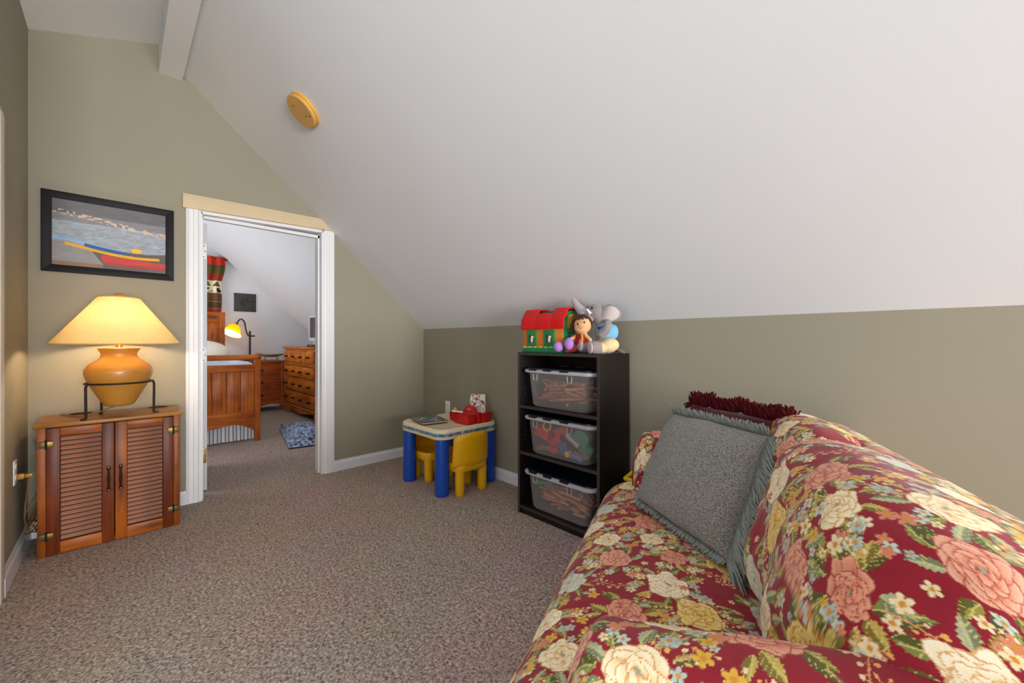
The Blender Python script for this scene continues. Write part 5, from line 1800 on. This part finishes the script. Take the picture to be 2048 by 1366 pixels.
# gooseneck lamp with an amber glass shade
def bedroom_lamp():
    t = thing('gooseneck_lamp', 'dark gooseneck lamp with a glowing amber shade on the low dresser', 'lamp', (-4.05, -0.705, 0.81))
    ir = plain('lamp_iron', (44, 40, 38), 0.45, metal=0.4)
    MB().lathe([(0.0, 0.0), (0.09, 0.0), (0.09, 0.012), (0.03, 0.022), (0.012, 0.04), (0.0, 0.04)], 24).build('base', ir, t)
    MB().cyl((0, 0, 0.02), (0, 0, 0.455), 0.014, n=12).ell((0, 0, 0.46), (0.016, 0.016, 0.02), n=12, m=8).build('pole', ir, t)
    nk = [(0, 0.07, 0.40), (0, 0.0, 0.40), (0, -0.03, 0.42), (0, -0.055, 0.50), (0, -0.075, 0.62), (0, -0.115, 0.665), (0, -0.155, 0.64), (0, -0.185, 0.56)]
    MB().tube(smooth_path(nk, 6), 0.010, 8).build('neck', ir, t, angle=180)
    # bell shade tipped towards the room
    pr_ = [(0.03, 0.0), (0.05, -0.012), (0.085, -0.05), (0.105, -0.10), (0.125, -0.145), (0.150, -0.17)]
    sh = MB().lathe(pr_, 36)
    sh2 = MB()
    rot = Matrix.Rotation(math.radians(-26), 3, 'X') @ Matrix.Rotation(math.radians(-16), 3, 'Y')
    off = Vector((0.0, -0.19, 0.575))
    sh2.add([tuple(rot @ Vector(p) + off) for p in sh.v], [f for f in sh.f if len(f) == 4])
    so = sh2.build('shade', shade_mat('amber_glass', (236, 168, 24), 0.45), t, angle=180)
    dsk = MB().lathe([(0.0, -0.155), (0.138, -0.160), (0.0, -0.165)], 36)
    dsk.v = [tuple(rot @ Vector(p) + off) for p in dsk.v]
    dsk.build('diffuser', plain('lamp_glow', (255, 255, 250), 0.5, emit=(255, 246, 230), emit_s=7.0), so, angle=180)
    cap = MB().lathe([(0.0, 0.018), (0.03, 0.012), (0.034, -0.004), (0.0, -0.004)], 20)
    cap.v = [tuple(rot @ Vector(p) + off) for p in cap.v]
    cap.build('cap', ir, so)


bedroom_lamp()

# carved dark plaque on the far wall
pq = thing('wall_plaque', 'square dark carved leaf plaque on the bedroom far wall', 'plaque', (BX, -0.725, 1.615))
MB().bx(0.0, 0.018, -0.155, 0.155, 0.0, 0.30).build('panel', plain('plaque_dark', (54, 52, 48), 0.6, var=0.15, scale=30), pq, bevel=0.006)
for a in range(7):
    q = math.radians(20 + a * 42)
    MB().ell((0.019, -0.005 + 0.06 * math.cos(q), 0.15 + 0.055 * math.sin(q)), (0.005, 0.034, 0.013), Matrix.Rotation(q, 3, 'X'), 10, 6).build('leaf', plain('plaque_leaf', (40, 36, 34), 0.5), pq, angle=180)


# patterned curtain beside the bed
def curtain_print(s, t):
    bands = [(0.0, (58, 34, 28)), (0.10, (120, 36, 30)), (0.2, (70, 66, 34)), (0.30, (130, 30, 30)), (0.42, (84, 50, 34)), (0.47, (176, 42, 36)), (0.56, (92, 66, 40)), (0.64, (104, 76, 46)), (0.70, (226, 214, 180)), (0.80, (150, 50, 34)), (0.86, (84, 78, 36)), (0.93, (186, 52, 34))]
    col = np.zeros(s.shape + (3,))
    for b, c in bands:
        col[t >= b] = L3(c)
    col = lay(col, (np.abs((t * 1000 % 60) - 30) < 3) & (t < 0.64), (196, 180, 140), 0.5)
    fig = (t > 0.705) & (t < 0.74) & (np.sin(s * 60) > -0.2) & (vnoise(s * 24, t * 60, 71) > 0.35)
    col = lay(col, fig, (36, 32, 30))
    tree = (t > 0.755) & (t < 0.795) & (np.abs((s * 9) % 1 - 0.5) < (0.80 - t) * 10)
    col = lay(col, tree, (84, 92, 48))
    return np.clip(col, 0, 1)


cu = thing('patterned_curtain', 'red striped lodge curtain with bears hanging behind the headboard', 'curtain', (BX + 0.06, -1.62, 0.55))
s_, t_ = np.meshgrid(np.linspace(0, 1, 160), np.linspace(0, 1, 220), indexing='ij')
Pc = np.stack([0.05 + 0.028 * np.sin(s_ * 62) * (1 - 0.3 * t_) + 0.02 * (t_ > 0.93), -0.55 + 1.14 * s_ + 0.03 * s_ * np.sin(t_ * 9) - 0.05 * s_ * np.exp(-((t_ - 0.78) / 0.1) ** 2), 1.90 * t_], -1)
grid('cloth', Pc, attr_mat('curtain_print', 0.85), cu, col=curtain_print(s_, t_))
rod = MB().cyl((0.05, -0.6, 1.87), (0.05, 0.62, 1.87), 0.010, n=8).ell((0.05, 0.62, 1.87), (0.02, 0.03, 0.02), n=10, m=8)
rod.build('rod', plain('rod_dark', (60, 30, 20), 0.5), cu)

# flat television on the tall dresser with a black box under it
tv = thing('flat_television', 'silver framed flat television standing on the tall dresser', 'television', (-2.93, -0.05, 1.0405), math.radians(8))
M_SIL = plain('silver_plastic', (196, 204, 216), 0.35, var=0.03)
MB().bx(-0.25, 0.25, -0.012, 0.035, 0.085, 0.485).build('bezel', M_SIL, tv, bevel=0.012)
MB().bx(-0.20, 0.20, -0.0145, -0.0115, 0.14, 0.45).build('screen', plain('screen_dark', (66, 72, 84), 0.2), tv)
MB().bx(-0.05, 0.05, 0.0, 0.03, 0.012, 0.10).build('neck', M_SIL, tv)
MB().lathe([(0.0, 0.0), (0.13, 0.0), (0.13, 0.010), (0.06, 0.016), (0.0, 0.016)], 28, (0, 0.015, 0)).build('base', M_SIL, tv)
bxp = thing('black_box', 'flat black player lying beside the television base', 'player', (-2.60, -0.15, 1.0405), math.radians(4))
MB().bx(-0.14, 0.14, -0.10, 0.10, 0.0, 0.035).build('case', plain('black_plastic', (24, 24, 26), 0.35), bxp, bevel=0.004)
MB().bx(-0.10, 0.10, -0.102, -0.0995, 0.010, 0.024).build('front_slot', plain('dark_grey', (60, 60, 64), 0.3), bxp)

# blue quilted bundle on the bedroom floor
qb = thing('quilted_blanket', 'blue patterned quilted blanket heaped on the carpet by the dresser', 'blanket', (-1.58, -0.66, 0.0), math.radians(-10))
n = 70
u, v = np.meshgrid(np.linspace(-1, 1, n), np.linspace(-1, 1, n), indexing='ij')
r_ = np.maximum(np.abs(u), np.abs(v))
hz = 0.015 + 0.11 * np.clip(1 - r_ ** 3, 0, 1) + 0.02 * np.abs(np.sin(u * 9) * np.sin(v * 9)) * (1 - r_) + 0.06 * np.clip(u, 0, 1) * (1 - r_ ** 4)
grid('quilt', np.stack([0.58 * u, 0.20 * v + 0.0 * u, hz], -1), plain('quilt_blue', (128, 142, 168), 0.9, var=0.95, scale=30), qb)
MB().bx(-0.58, 0.58, -0.20, 0.20, 0.002, 0.016).build('underside', plain('quilt_dark', (36, 40, 54), 0.9), qb, bevel=0.006)
rl = thing('rolled_blanket', 'dark blue rolled blanket lying behind the quilted one', 'blanket', (-1.95, -0.22, 0.0), math.radians(-4))
MB().cyl((-0.2, 0, 0.085), (0.6, 0.05, 0.085), 0.083, n=24).build('roll', plain('denim_blue', (58, 78, 112), 0.9, var=0.2, scale=40), rl, bevel=0.02)
st = tag(MB().tube([(0, 0, 0.008), (-0.13, -0.06, 0.008), (-0.25, -0.07, 0.008)], 0.006, 6).build('black_strap', plain('strap_black', (26, 26, 30), 0.7)), 'thin black strap trailing from the blanket onto the carpet', 'strap')
st.location = (-2.19, -0.60, 0.0)

# ceiling fan, one blade showing past the door leaf
fan = thing('ceiling_fan', 'ceiling fan with pale blades hanging in the bedroom', 'fan', (-2.6, -2.35, 2.55))
MB().cyl((0, 0, 0.1), (0, 0, 0.52), 0.015, n=10).build('rod', M_SIL, fan)
MB().lathe([(0.0, -0.06), (0.08, -0.05), (0.10, 0.02), (0.07, 0.09), (0.0, 0.10)], 24).build('motor', M_SIL, fan)
for k in range(5):
    a = math.radians(72 * k + 52)
    rm_ = Matrix.Rotation(a, 3, 'Z') @ Matrix.Rotation(math.radians(10), 3, 'X')
    b = MB().prism([(0.12, -0.04), (0.22, -0.065), (0.58, -0.07), (0.62, -0.04), (0.62, 0.04), (0.58, 0.07), (0.22, 0.065), (0.12, 0.04)], 'z', -0.004, 0.004)
    b.v = [tuple(rm_ @ Vector(p)) for p in b.v]
    b.build('blade', plain('fan_blade', (176, 176, 180), 0.5), fan)
